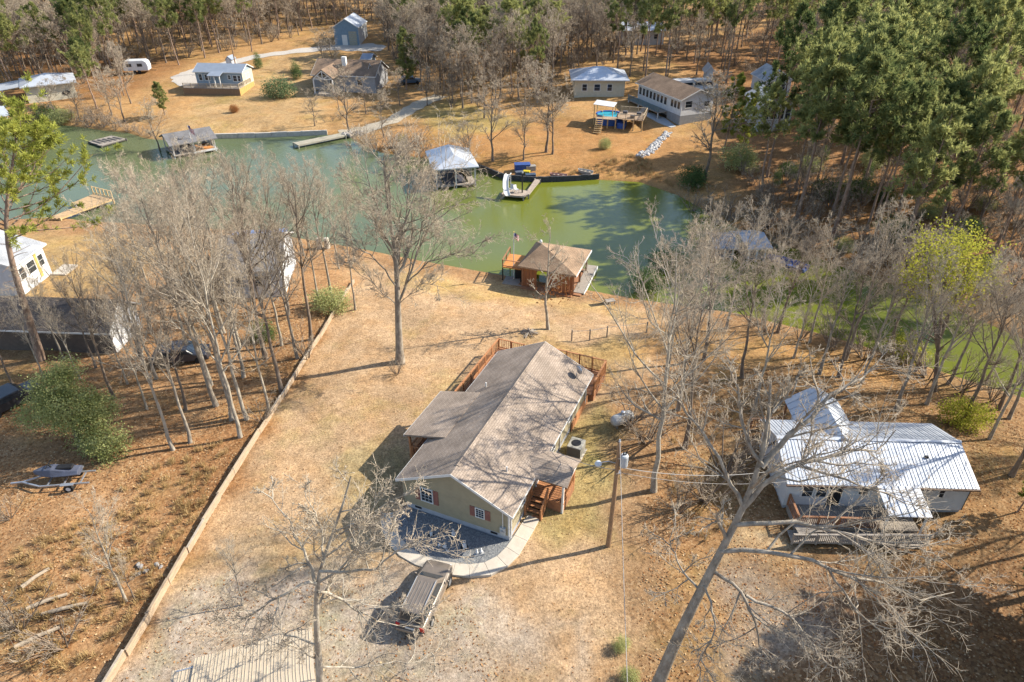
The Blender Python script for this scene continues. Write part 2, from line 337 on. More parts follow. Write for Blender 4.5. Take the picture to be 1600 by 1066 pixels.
wme = mesh_np('lake_water', [(-2400, 30, 0), (2400, 30, 0), (2400, 3500, 0), (-2400, 3500, 0)], [(0, 1, 2, 3)], water_mat())
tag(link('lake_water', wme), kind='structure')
def strip(name, center, width, m, kind='structure', dz=.05, z=None, sub=6):
    pts = [G(*p) for p in center]; W = width if hasattr(width, '__len__') else [width] * len(pts); P = []
    for i in range(len(pts) - 1):
        for k in range(sub):
            t = k / sub; P.append((pts[i].lerp(pts[i + 1], t), W[i] + (W[i + 1] - W[i]) * t))
    P.append((pts[-1], W[-1])); V = []; F = []
    for i, (p, w) in enumerate(P):
        d = (P[min(i + 1, len(P) - 1)][0] - P[max(i - 1, 0)][0]); n = Vector((-d.y, d.x, 0)).normalized()
        for t in (-.5, -.17, .17, .5):
            q = p + n * w * t * (1 + .12 * math.sin(i * 1.7 + t)); V.append((q.x, q.y, hz(q.x, q.y) + dz))
    for i in range(len(P) - 1):
        for j in range(3): a = i * 4 + j; F.append((a, a + 4, a + 5, a + 1))
    return tag(link(name, mesh_np(name, V, F, m, True)), kind=kind)
m_gravel = mat('gravel_light', (.52, .47, .41), .95, .25, 6, .5, 30)
strip('gravel_driveway', [(318, 134), (292, 127), (288, 119), (305, 112), (340, 103), (400, 89), (450, 82), (520, 74), (570, 74), (600, 76)], [5, 5, 5, 4.2, 3.6, 3.4, 3.4, 5, 7, 4], m_gravel)
strip('boat_ramp_path', [(532, 213), (570, 204), (610, 190), (640, 172), (662, 160), (690, 150)], [4.2, 3.6, 3.0, 3.2, 3.5, 3.5], mat('path_concrete', (.47, .40, .30), .95, .2, 3))
# ------------------------------------------------------------------ building helpers
WHITE = mat('white_trim', (.74, .73, .70), .6, .08)
M_CONC = mat('concrete_walk', (.58, .51, .42), .9, .12, 1.5, .2, 25)
M_BLOCK = mat('block_foundation', (.42, .43, .46), .9, .12, 2)
M_GLASS = glass()
M_DECK = mat('deck_redwood', (.36, .17, .085), .8, .28, 3, .3, 30, stretch=(1, 8, 1))
M_RAIL = mat('rail_cedar', (.47, .215, .095), .75, .25, 4)
M_WEATHER = mat('weathered_wood', (.36, .31, .26), .9, .25, 3, .3, 30, stretch=(1, 6, 1))
M_NEWWOOD = mat('new_lumber', (.62, .42, .20), .8, .18, 3)
M_BLACK = mat('black_paint', (.02, .02, .022), .5, .3)
M_STEEL = mat('galvanised_metal', (.55, .57, .60), .38, .12, 2, metal=.7)
def facemap(face, W, D):
    # (u along the wall left to right seen from outside, z, out) -> local
    if face == 'f': return lambda u, z, o: (u, -o, z)
    if face == 'b': return lambda u, z, o: (W - u, D + o, z)
    if face == 'r': return lambda u, z, o: (W + o, u, z)
    return lambda u, z, o: (-o, D - u, z)
def fbox(mb, fm, u0, u1, z0, z1, o0, o1):
    P = [fm(u, z, o) for u in (u0, u1) for z in (z0, z1) for o in (o0, o1)]
    xs, ys, zs = zip(*P); return mb.box(min(xs), max(xs), min(ys), max(ys), min(zs), max(zs))
def window(root, fm, uc, zc, w, h, cols=1, rows=2, fr=WHITE, t=.07, name='window', pane=None):
    mb = MB(); u0, u1, z0, z1 = uc - w / 2, uc + w / 2, zc - h / 2, zc + h / 2
    fbox(mb, fm, u0, u0 + t, z0, z1, .004, .06); fbox(mb, fm, u1 - t, u1, z0, z1, .004, .06)
    fbox(mb, fm, u0 + t, u1 - t, z0, z0 + t, .004, .058); fbox(mb, fm, u0 + t, u1 - t, z1 - t, z1, .004, .058)
    wn_ = mb.build(name, fr, root)
    box_ = MB(); fbox(box_, fm, u0 + t, u1 - t, z0 + t, z1 - t, .006, .022); box_.build('pane', pane or M_GLASS, wn_)
    if cols > 1 or rows > 1:
        g = MB(); q = t * .24
        for i in range(1, cols): u = u0 + t + (w - 2 * t) * i / cols; fbox(g, fm, u - q / 2, u + q / 2, z0 + t, z1 - t, .024, .045)
        for i in range(1, rows): z = z0 + t + (h - 2 * t) * i / rows; fbox(g, fm, u0 + t, u1 - t, z - q / 2, z + q / 2, .025, .047)
        g.build('muntin', fr, wn_)
    return wn_
def door(root, fm, uc, z0, w, h, m, t=.08):
    mb = MB(); fbox(mb, fm, uc - w / 2, uc + w / 2, z0, z0 + h, .004, .03); d = mb.build('door', m, root)
    f = MB(); fbox(f, fm, uc - w / 2 - t, uc - w / 2 - .003, z0, z0 + h + t, .004, .05); fbox(f, fm, uc + w / 2 + .003, uc + w / 2 + t, z0, z0 + h + t, .004, .05); fbox(f, fm, uc - w / 2 - .002, uc + w / 2 + .002, z0 + h + .003, z0 + h + t, .004, .048)
    f.build('door_frame', WHITE, d); return d
def gable_roof(root, W, D, ze, rise, ridge, oh, ohg, m, t=.14, uv=True, name='roof'):
    half = (D if ridge == 'x' else W) / 2; c = half; s = rise / half
    lo = ze - s * oh
    prof = [(c - half - oh, lo), (c, ze + rise), (c + half + oh, lo), (c + half + oh, lo - t), (c, ze + rise - t), (c - half - oh, lo - t)]
    if ridge == 'x': prof = prof[::-1]
    mb = MB(); mb.extr(prof[::-1] if ridge == 'x' else prof, ridge, -ohg, (W if ridge == 'x' else D) + ohg)
    r = mb.build(name, m, root, uv=uv)
    return r
def gable_wall(root, W, D, z0, ze, rise, ridge, m, name='wall', t=.16):
    half = (D if ridge == 'x' else W) / 2
    prof = [(0, z0), (0, ze - t - .03), (half, ze + rise - t - .03), (2 * half, ze - t - .03), (2 * half, z0)]
    return MB().extr(prof if ridge == 'y' else prof[::-1], ridge, 0, W if ridge == 'x' else D).build(name, m, root)
def rakes(root, W, D, ze, rise, ridge, oh, ohg, m, t=.14):
    half = (D if ridge == 'x' else W) / 2; s = rise / half; lo = ze - s * oh
    L = W if ridge == 'x' else D
    for a in (-ohg - .03, L + ohg + .005):
        for sg in (0, 1):
            q = [(-oh, lo - t - .03), (half, ze + rise - t - .03), (half, ze + rise + .01), (-oh, lo + .01)]
            if sg: q = [(2 * half - u, z) for u, z in q]
            if sg: a2 = a
            MB().extr(q, ridge, a, a + .025).build('rake_trim', m, root)
    for u in (-oh - .03, 2 * half + oh + .004):
        mb = MB()
        if ridge == 'y': mb.box(u, u + .026, -ohg, L + ohg, lo - t - .02, lo - .01)
        else: mb.box(-ohg, L + ohg, u, u + .026, lo - t - .02, lo - .01)
        mb.build('gutter', m, root)
def hip_roof(root, W, D, ze, rise, oh, m, t=.15, name='roof', inset=None):
    x0, x1, y0, y1 = -oh, W + oh, -oh, D + oh; ins = min(W, D) / 2 + oh if inset is None else inset
    if W >= D: r0, r1 = (x0 + ins, (y0 + y1) / 2), (x1 - ins, (y0 + y1) / 2)
    else: r0, r1 = ((x0 + x1) / 2, y0 + ins), ((x0 + x1) / 2, y1 - ins)
    v = [(x0, y0, ze), (x1, y0, ze), (x1, y1, ze), (x0, y1, ze), (*r0, ze + rise), (*r1, ze + rise)]
    v += [(p[0], p[1], ze - t) for p in v[:4]]
    if W >= D: f = [(0, 1, 5, 4), (1, 2, 5), (2, 3, 4, 5), (3, 0, 4)]
    else: f = [(0, 1, 4), (1, 2, 5, 4), (2, 3, 5), (3, 0, 4, 5)]
    f += [(9, 8, 7, 6), (0, 6, 7, 1), (1, 7, 8, 2), (2, 8, 9, 3), (3, 9, 6, 0)]
    return MB().add(v, f).build(name, m, root, uv=True)
def frame(A, B):
    a = G(*A); b = G(*B); d = b - a; return a, math.atan2(d.y, d.x), math.hypot(d.x, d.y)
def railing(root, pts, h=.95, m=M_RAIL, step=1.6, base=None, baluster=True, solid=False):
    for i in range(len(pts) - 1):
        p = Vector(pts[i]); q = Vector(pts[i + 1]); L = (q - p).length; n = max(1, round(L / step))
        for k in range(n + (1 if i == len(pts) - 2 else 0)):
            c = p.lerp(q, k / n); zb = c.z if base is None else base
            box('post', m, root, c.x - .05, c.x + .05, c.y - .05, c.y + .05, zb, c.z + h + .02)
        u = Vector((0, 0, 1)); MB().bar(p + u * (h - .03), q + u * (h - .03), .13, .045).build('handrail', m, root)
        MB().bar(p + u * .12, q + u * .12, .05, .08).build('bottom_rail', m, root)
        if baluster:
            mb = MB(); nb = int(L / (.11 if solid else .16))
            for k in range(nb):
                c = p.lerp(q, (k + .5) / nb); mb.box(c.x - .018, c.x + .018, c.y - .018, c.y + .018, c.z + .165, c.z + h - .06)
            tag(mb.build('balusters', m, root), kind='stuff')
def planks(root, x0, x1, y0, y1, z, m, w=.16, along='y', name='deck_boards', thick=.04):
    mb = MB()
    n = int(((x1 - x0) if along == 'y' else (y1 - y0)) / w)
    for i in range(n):
        if along == 'y': a = x0 + (x1 - x0) * i / n; mb.box(a + .006, a + w - .01, y0, y1, z - thick, z + .004 * (i % 3))
        else: a = y0 + (y1 - y0) * i / n; mb.box(x0, x1, a + .006, a + w - .01, z - thick, z + .004 * (i % 3))
    return tag(mb.build(name, m, root), kind='stuff')
SHINGLE = brick_mat('tan_shingles', (.43, .345, .275), (.35, .275, .215), (.23, .18, .145), .32, .15)
SHINGLE_B = brick_mat('brown_shingles', (.31, .215, .145), (.25, .17, .115), (.15, .10, .07), .32, .15)
SHINGLE_G = brick_mat('grey_shingles', (.25, .24, .24), (.20, .19, .19), (.12, .12, .12), .32, .15)
SHINGLE_D = brick_mat('dark_brown_shingles', (.15, .13, .12), (.12, .10, .09), (.07, .06, .06), .32, .15)
SHINGLE_L = brick_mat('light_grey_shingles', (.48, .49, .50), (.42, .43, .45), (.3, .3, .32), .32, .15)
M_SIDE = siding_mat('olive_siding', (.37, .315, .205))
M_WSIDE = siding_mat('white_siding', (.66, .66, .66))
M_CREAM = siding_mat('cream_siding', (.62, .56, .42))
M_BLUEGREY = siding_mat('blue_grey_siding', (.33, .40, .45))
M_METALROOF = mat('silver_metal_roof', (.56, .59, .64), .42, .10, .8, metal=.25, spec=.5)
# ------------------------------------------------------------------ main house
def main_house():
    W, D = 7.06, 14.5
    org = Vector((-0.15, 27.43, 1.25)); a = math.radians(-23.3)
    # local frame here: x from 0 (left wall) to 7.06 (right wall), y from the front gable to the rear
    o = org + Vector((-W * math.cos(a), -W * math.sin(a), 0))
    R = thing('house', 'tan roofed house with olive siding and a gravel bed before its gable', 'house', o, a)
    box('foundation', M_BLOCK, R, .03, W - .03, .03, D - .03, -.4, .52)
    ze, rise = 2.72, 1.72
    half = W / 2
    prof = [(0, .52), (0, ze - .17), (half, ze + rise - .19), (W, ze - .17), (W, .52)]
    MB().extr(prof, 'y', 0, D).build('wall', M_SIDE, R)
    rf = gable_roof(R, W, D, ze, rise, 'y', .32, .3, SHINGLE)
    rakes(R, W, D, ze, rise, 'y', .32, .3, WHITE)
    s = rise / half
    mb = MB(); prof = [(half - .2, ze + rise - .2 * s + .012), (half, ze + rise + .06), (half + .2, ze + rise - .2 * s + .012)]
    mb.extr(prof, 'y', .5, D - .5).build('ridge_vent', SHINGLE, R, uv=True)
    for x in (0, W):
        box('corner_trim', M_SIDE if x == 0 else WHITE, R, x - .045 if x == 0 else x - .09, x + .09 if x == 0 else x + .012, -.012, .1, .52, ze - .2)
    fm = facemap('f', W, D)
    red = mat('brick_red_shutter', (.30, .13, .10), .7, .15)
    for uc, zc, w, h in ((1.62, 1.72, .86, 1.15), (5.18, 1.68, .62, .78)):
        window(R, fm, uc, zc, w, h, 3, 4, t=.06)
        for sg in (-1, 1):
            mb = MB(); c = uc + sg * (w / 2 + .19); fbox(mb, fm, c - .16, c + .16, zc - h / 2, zc + h / 2, .004, .04)
            sh = mb.build('shutter', red, R); sl = MB()
            for k in range(9):
                z = zc - h / 2 + .07 + (h - .14) * k / 8.6; fbox(sl, fm, c - .12, c + .12, z, z + .045, .042, .052)
            sl.build('louvres', red, sh)
    for u in (.9, 6.05): mb = MB(); fbox(mb, fm, u - .22, u + .22, .28, .44, -.028, -.01 + .0); mb.build('crawl_vent', M_BLACK, R)
    grey = mat('meter_grey', (.50, .51, .50), .5, .1)
    mb = MB(); fbox(mb, fm, 6.5, 6.85, .62, 1.2, .004, .17); me_ = mb.build('meter_box', grey, R, bevel=.01); MB().lathe([(.09, 0), (.09, .06), (.06, .09)], 10, (6.67, -.26, .95), 'y').build('meter_dial', M_STEEL, me_)
    MB().tube([(6.67, -.07, 1.2), (6.67, -.07, 2.7)], .03, 6).build('conduit', WHITE, R)
    fr = facemap('r', W, D)
    for u in (2.0, 7.2, 10.6): window(R, fr, u, 1.75, .8, 1.1, 2, 2)
    door(R, fr, 4.6, .75, .9, 1.75, WHITE)
    for u in (.02, 4.0, 8.4, 13.9): MB().bar((W + .06, u + .1, .3), (W + .06, u + .1, ze - .3), .07).build('downspout', WHITE, R)
    # left porch: low-slope roof, posts, floor
    px0, px1, py0, py1 = -2.05, 1.05, 3.55, 8.7
    P = MB(); zi = ze + s * px1 + .035; P.slab((px0, py0, 2.45), (px1, py0, zi), (px1, py1, zi), (px0, py1, 2.45), .13)
    P.build('porch_roof', SHINGLE, R, uv=True)
    MB().bar((px0 - .015, py0, 2.36), (px0 - .015, py1, 2.36), .03, .16).build('porch_fascia', WHITE, R)
    for y in (py0 + .25, (py0 + py1) / 2, py1 - .25): box('porch_post', M_RAIL, R, px0 + .2, px0 + .33, y - .065, y + .065, -.3, 2.33)
    MB().bar((px0 + .265, py0 + .1, 2.28), (px0 + .265, py1 - .1, 2.28), .12, .18).build('porch_beam', M_RAIL, R)
    planks(R, px0 + .1, -.02, py0 + .2, py1 - .1, .55, M_DECK, along='y', name='porch_boards')
    box('porch_skirt', M_DECK, R, px0 + .14, -.03, py0 + .25, py1 - .15, -.3, .5)
    railing(R, [(px0 + .26, py0 + .32, .56), (px0 + .26, py1 - .3, .56)], .85)
    railing(R, [(px0 + .36, py0 + .27, .56), (-.08, py0 + .27, .56)], .85)
    # rear deck wrapping the left side
    planks(R, -1.75, -.02, 8.75, 14.82, .62, M_DECK, along='y'); planks(R, -1.75, W + .5, 14.84, 18.0, .62, M_DECK, along='x')
    box('deck_skirt', M_DECK, R, -1.7, -.03, 8.8, 14.8, -.3, .57); box('deck_skirt', M_DECK, R, -1.7, W + .45, 14.86, 17.95, -.35, .57)
    railing(R, [(-1.7, 8.85, .63), (-1.7, 17.9, .63), (.6, 17.9, .63)], .95, M_RAIL, 1.25)
    railing(R, [(3.2, 17.9, .63), (W + .42, 17.9, .63), (W + .42, 14.9, .63)], 1.25, M_RAIL, 1.2, solid=True)
    mb = MB()
    box('side_skirt', M_RAIL, R, W + .015, W + .09, 10.9, 14.6, -.2, .72)
    # entry porch on the right with its own small gable roof, steps towards the walk
    ex0, ex1, ey0, ey1 = W + .0, W + 2.15, 3.35, 5.55
    er = 2.55; ep = 3.02; ym = (ey0 + ey1) / 2
    for sg, y0 in ((1, ey0 - .22), (-1, ey1 + .22)):
        q = [(W - .75, y0, er), (ex1 + .25, y0, er), (ex1 + .25, ym, ep), (W - .75, ym, ep)]
        if sg < 0: q = [q[1], q[0], q[3], q[2]]
        MB().slab(*q, .10).build('entry_roof', SHINGLE, R, uv=True)
    MB().extr([(ey0 - .1, er - .12), (ym, ep - .14), (ey1 + .1, er - .12)], 'x', ex1 + .1, ex1 + .16).build('entry_gable', WHITE, R)
    for y in (ey0 + .05, ey1 - .05): box('entry_post', M_RAIL if y > 4 else WHITE, R, ex1 - .14, ex1 - .02, y - .06, y + .06, -.2, er - .13)
    planks(R, ex0 + .02, ex1, ey0, ey1, .85, M_RAIL, along='x', name='entry_boards')
    box('entry_skirt', M_DECK, R, ex0 + 1.1, ex1 - .03, ey0 + .03, ey1 - .03, -.2, .8)
    railing(R, [(ex1 - .08, ey0 + .15, .86), (ex1 - .08, ey1 - .15, .86)], .9)
    railing(R, [(ex1 - .15, ey1 - .08, .86), (W + .1, ey1 - .08, .86)], .9)
    for k in range(4):
        y = ey0 - .27 * (k + 1); z = .85 - .19 * (k + 1)
        box('step', M_RAIL, R, ex0 + .08, ex0 + 1.08, y, y + .29, z - .05, z)
        box('riser', M_DECK, R, ex0 + .1, ex0 + 1.06, y + .25, y + .27, z - .16, z - .052)
    for x in (ex0 + .05, ex0 + 1.1):
        MB().bar((x, ey0 - .02, .75), (x, ey0 - 1.1, -.02), .05, .22).build('stringer', M_RAIL, R)
        box('newel', M_RAIL, R, x - .05, x + .05, ey0 - 1.12, ey0 - 1.02, -.05, .95); box('newel', M_RAIL, R, x - .05, x + .05, ey0 - .06, ey0 + .04, .6, 1.8)
        MB().bar((x, ey0, 1.74), (x, ey0 - 1.08, .93), .09, .05).build('stair_rail', M_RAIL, R)
        mb = MB()
        for k in range(6):
            t = (k + .5) / 6; y = ey0 - 1.08 * t; z = .8 - .76 * t; mb.box(x - .018, x + .018, y - .018, y + .018, z, z + .9)
        tag(mb.build('balusters', M_RAIL, R), kind='stuff')
    # vent pipes on the roof
    for x, y in ((1.2, 9.4), (5.9, 2.3)):
        z = ze + s * (x if x < half else W - x); MB().lathe([(.05, -.1), (.05, .35)], 8, (x, y, z)).build('vent_pipe', WHITE, R)
    return R, a
HOUSE, HA = main_house()
def hloc(x, y, z=0):   # house-frame point (x measured from the right wall as in the survey: negative = left)
    c, s = math.cos(HA), math.sin(HA); return Vector((-0.15 + c * x - s * y, 27.43 + s * x + c * y, 1.25 + z))
# satellite dish
p = hloc(-.55, 13.4, 2.98); t = thing('satellite_dish', 'small grey satellite dish near the rear edge of the tan house roof', 'satellite dish', p, .6)
MB().tube([(0, 0, -.05), (0, 0, .35), (.1, 0, .5)], .03, 6).build('mast', M_STEEL, t)
MB().lathe([(.02, 0), (.2, .02), (.34, .09), (.33, .1), (.19, .04), (.02, .02)], 14, (.14, 0, .55), 'x').build('dish', M_STEEL, t, smooth=True)
MB().tube([(.14, 0, .3), (.5, 0, .5)], .015, 5).build('feed_arm', M_BLACK, t)
# air conditioner
p = hloc(1.1, 8.9); t = thing('air_conditioner', 'boxy tan heat pump unit against the right wall of the tan house', 'air conditioner', p, HA)
tanm = mat('ac_tan', (.38, .36, .31), .6, .1)
box('pad', M_CONC, t, -.6, .6, -.65, .65, -.1, .08); bd = box('cabinet', tanm, t, -.5, .5, -.55, .55, .085, .95, bevel=.03)
MB().lathe([(.33, 0), (.33, .03), (.25, .04)], 16, (0, 0, .953)).build('fan_guard', M_BLACK, t)
mb = MB()
for k in range(14): mb.box(-.46 + k * .068, -.43 + k * .068, -.565, -.553, .18, .88)
tag(mb.build('grille', M_BLACK, t), kind='stuff')
# walkway: slabs round the gravel bed
inner = [(0.25, 2.3), (0.13, 1.45), (0.1, .5), (-.0, -.5), (-.22, -1.3), (-.7, -2.0), (-1.4, -2.45), (-2.2, -2.68), (-3.13, -2.9), (-4.1, -2.95), (-5.1, -2.78), (-6.1, -2.3), (-6.9, -1.6), (-7.5, -.8)]
outer = [(1.02, 2.25), (1.02, 1.4), (0.98, .4), (.93, -.75), (.62, -1.75), (0.0, -2.65), (-1.05, -3.22), (-2.0, -3.5), (-3.15, -3.65), (-4.2, -3.72), (-5.4, -3.52), (-6.6, -2.95), (-7.5, -2.15), (-8.15, -1.2)]
tw = tag(bpy.data.objects.new('walkway', None), kind='structure'); COL.objects.link(tw)
for i in range(len(inner) - 1):
    q = [inner[i], outer[i], outer[i + 1], inner[i + 1]]; c = (sum(p[0] for p in q) / 4, sum(p[1] for p in q) / 4)
    q = [(c[0] + (p[0] - c[0]) * .985, c[1] + (p[1] - c[1]) * .985) for p in q]; w = [hloc(*p) for p in q]
    MB().prism([(p.x, p.y) for p in w][::-1], 1.0, 1.42).build('slab', M_CONC, tw, bevel=.01)
w = [hloc(*p) for p in inner] + [hloc(-7.05, -.02), hloc(-.02, -.02)]
tag(MB().prism([(p.x, p.y) for p in w][::-1], 1.0, 1.385).build('gravel_bed', mat('bed_gravel', (.20, .21, .22), .95, .5, 16, .8, 30)), kind='structure')
# pebbles on the bed
V = []; F = []; pl = np.array([(p[0], p[1]) for p in inner] + [(-7.05, -.02), (-.02, -.02)])
cand = RNG.uniform((-8, -3), (.3, 0), (16000, 2)); cand = cand[sdf(cand, pl) < -.08][:6500]
for (x, y) in cand:
    p = hloc(x, y, .13); r = random.uniform(.02, .05); b = len(V); an = random.random() * 6
    V += [(p.x + r * math.cos(an), p.y + r * math.sin(an), p.z), (p.x - r * math.sin(an), p.y + r * math.cos(an), p.z), (p.x - r * math.cos(an), p.y - r * math.sin(an), p.z), (p.x + r * math.sin(an), p.y - r * math.cos(an), p.z), (p.x, p.y, p.z + r * .9)]
    F += [(b, b + 1, b + 4), (b + 1, b + 2, b + 4), (b + 2, b + 3, b + 4), (b + 3, b, b + 4)]
me = mesh_np('pebbles', V, F, mat('pebble', (.12, .13, .14), .9, 0, 9, col2=(.46, .45, .43)))
tag(link('pebbles', me), 'grey pebbles covering the curved bed before the house', 'pebbles', kind='stuff')
# garden statues: rabbits and a small bench ornament
M_STATUE = mat('statue_white', (.72, .72, .72), .7, .1)
def rabbit(x, y, s, rz, label, base=True):
    p = hloc(x, y, .15); t = thing('rabbit_statue', label, 'statue', p, rz, 'white rabbit statues in the pebble bed', s)
    b = MB().ell((0, 0, .17), (.13, .17, .17), 10, 7); b.ell((0, -.1, .36), (.085, .1, .09), 9, 6); b.ell((0, .17, .1), (.05, .05, .05), 7, 5)
    b.ell((-.08, -.12, .04), (.04, .09, .04), 7, 5); b.ell((.08, -.12, .04), (.04, .09, .04), 7, 5)
    for sg in (-1, 1): b.tube([(sg * .03, -.08, .42), (sg * .05, -.06, .56), (sg * .06, -.04, .68)], .032, 6, .012)
    b.build('figure', M_STATUE, t, smooth=True)
    if base: MB().lathe([(.26, 0), (.24, .05), (.05, .055)], 10, (0, 0, -.045)).build('planter_ring', M_BLACK, t)
rabbit(-2.22, -1.5, 1.0, .4, 'tallest upright white rabbit statue near the sunlit edge of the pebble bed')
rabbit(-3.2, -.95, .95, -.5, 'upright white rabbit statue in a dark ring nearest the house wall')
rabbit(-4.45, -1.45, .75, .2, 'low white rabbit statue in a dark ring below the large front window')
rabbit(-3.25, -2.0, .72, 1.2, 'middle one of the three small white rabbit statues in a huddle', False)
rabbit(-3.62, -2.0, .55, 2.6, 'left one of the three small white rabbit statues in a huddle', False)
rabbit(-2.95, -2.2, .5, -1.4, 'smallest white rabbit statue, right end of the huddle of three', False)
p = hloc(-1.2, -1.62, .13); t = thing('bench_statue', 'grey pair of seated garden figures on the sunlit gravel by the walk', 'statue', p, .3)
m2 = mat('statue_grey', (.42, .42, .42), .8, .15)
box('bench', m2, t, -.3, .3, -.1, .1, 0, .13)
for sx in (-.12, .12): MB().ell((sx, 0, .25), (.09, .09, .14)).ell((sx, 0, .44), (.06, .06, .07)).build('figure', M_STATUE, t, smooth=True)
# ------------------------------------------------------------------ white house with metal roof
def white_house():
    W, D, ze, rise = 10.9, 5.5, 2.45, .98
    org = Vector((16.85, 30.12, 1.3)); a = math.radians(-2.2)
    R = thing('white_house', 'white house with ribbed silver metal roof behind the big bare tree', 'house', org, a)
    gable_wall(R, W, D, .25, ze, rise, 'x', M_WSIDE)
    box('foundation', M_BLOCK, R, .05, W - .05, .05, D - .05, -.4, .25)
    # each roof sheet is a part
    half = D / 2; s = rise / half; oh = .3; n = 27; w = (W + .5) / n
    mb = MB(); lo = ze - s * oh
    for side in (0, 1):
        y0, y1 = (-oh, half) if side == 0 else (D + oh, half)
        mb = MB(); mb.slab(*(((0, y0, lo), (w - .004, y0, lo), (w - .004, y1, ze + rise), (0, y1, ze + rise)) if side == 0 else ((w - .004, y0, lo), (0, y0, lo), (0, y1, ze + rise), (w - .004, y1, ze + rise))), .08)
        mb.bar((.025, y0, lo + .01), (.025, y1, ze + rise + .01), .04, .04); mb.bar((w * .5, y0, lo + .008), (w * .5, y1, ze + rise + .008), .03, .025)
        me = None
        for k in range(n):
            if me is None: o = mb.build('roof_panel', M_METALROOF, R); me = o.data
            else: o = link('roof_panel', me, None, R)
            o.location = (-.25 + k * w, 0, 0)
    MB().extr([(half - .16, ze + rise - .0), (half, ze + rise + .08), (half + .16, ze + rise - .0)], 'x', -.27, W + .27).build('ridge_cap', M_METALROOF, R)
    fm = facemap('f', W, D)
    for u, zc, w_, h in ((1.25, 1.5, .75, .95), (2.1, 1.5, .75, .95), (4.6, 1.65, .7, .65), (9.25, 1.65, .45, .8)): window(R, fm, u, zc, w_, h, 1, 2, fr=WHITE)
    door(R, fm, 2.95, .35, .8, 1.8, M_BLACK); door(R, fm, 6.1, .35, .85, 1.85, WHITE)
    fr = facemap('r', W, D); window(R, fr, 1.6, 1.6, .8, .9)
    box('corner_trim', M_BLACK, R, W - .02, W + .02, -.02, .05, .25, ze - .2)
    MB().bar((-.28, -oh - .05, lo - .08), (5.0, -oh - .05, lo - .08), .08, .1).build('gutter', mat('gutter_brown', (.2, .13, .09), .5), R)
    MB().bar((7.6, -oh - .05, lo - .08), (W + .27, -oh - .05, lo - .08), .08, .1).build('gutter', MATS['gutter_brown'], R)
    # front porch roof
    for k in range(6):
        x = 5.05 + k * .42; o = MB().slab((x, -2.3, 1.95), (x + .416, -2.3, 1.95), (x + .416, -.28, lo + .06), (x, -.28, lo + .06), .05).bar((x + .03, -2.3, 1.97), (x + .03, -.28, lo + .08), .05, .05).build('porch_panel', M_METALROOF, R)
    for x in (5.2, 7.4): box('porch_post', WHITE, R, x - .05, x + .05, -2.15, -2.05, -.2, 1.9)
    # deck with railings and ramp
    planks(R, .2, 7.5, -1.9, -.03, .38, M_WEATHER, along='y'); box('deck_skirt', M_WEATHER, R, .25, 7.45, -1.85, -.05, -.2, .33)
    railing(R, [(.25, -1.85, .39), (5.0, -1.85, .39)], .9, M_DECK, 1.2, solid=True); railing(R, [(.25, -1.8, .39), (.25, -.1, .39)], .9, M_DECK)
    railing(R, [(-.3, -2.95, .1), (5.2, -2.95, .3)], .85, M_WEATHER, 1.3, solid=True); railing(R, [(5.3, -2.95, .3), (7.4, -2.95, .39)], .85, M_WEATHER, 1.1, solid=True)
    planks(R, -.3, 7.4, -2.9, -1.95, .2, M_WEATHER, along='y', name='ramp_boards')
    box('roof_vent', M_BLACK, R, 8.55, 8.75, 1.55, 1.7, 3.0, 3.15)
    # rear wing with its own gable
    x0, x1, y1 = 2.1, 5.6, 8.1; xm = 3.9; zr = 3.62; zl = 2.35
    MB().extr([(x0 + .2, .2), (x0 + .2, zl - .05), (xm, zr - .15), (x1 - .2, zl - .05), (x1 - .2, .2)], 'y', 5.0, y1 - 1.2).build('wing_wall', M_WSIDE, R)
    for side in (0, 1):
        m_ = 9
        for k in range(m_):
            ya = 2.6 + (y1 - 2.6) * k / m_; yb = ya + (y1 - 2.6) / m_ - .004; xe = x0 - .1 if side == 0 else x1 + .1
            q = [(xe, yb, zl), (xe, ya, zl), (xm, ya, zr), (xm, yb, zr)] if side == 0 else [(xe, ya, zl), (xe, yb, zl), (xm, yb, zr), (xm, ya, zr)]
            MB().slab(*q, .06).bar(((xe), ya + .03, zl + .02), (xm, ya + .03, zr + .02), .045, .045).build('wing_panel', M_METALROOF, R)
    for x in (x0 + .1, x1 - .1): box('wing_post', M_DECK, R, x - .06, x + .06, y1 - .3, y1 - .18, -.2, zl)
    railing(R, [(x0 - 2.2, y1 - .6, .1), (x0 + .1, y1 - .3, .1)], .9, M_DECK)
white_house()
# picnic table by the white house
t = thing('picnic_table', 'low wooden picnic table in front of the white house ramp', 'table', G(1262, 838), .1)
planks(t, -.9, .9, -.36, .36, .74, M_WEATHER, .12, 'x', 'table_top')
for y in (-.68, .68): box('bench_board', M_WEATHER, t, -.9, .9, y - .13, y + .13, .42, .46)
for x in (-.6, .6):
    for sg in (-1, 1): MB().bar((x, sg * .2, .7), (x, sg * .62, 0), .06, .09).build('leg', M_WEATHER, t)
    MB().bar((x, -.7, .39), (x, .7, .39), .05, .09).build('brace', M_WEATHER, t)
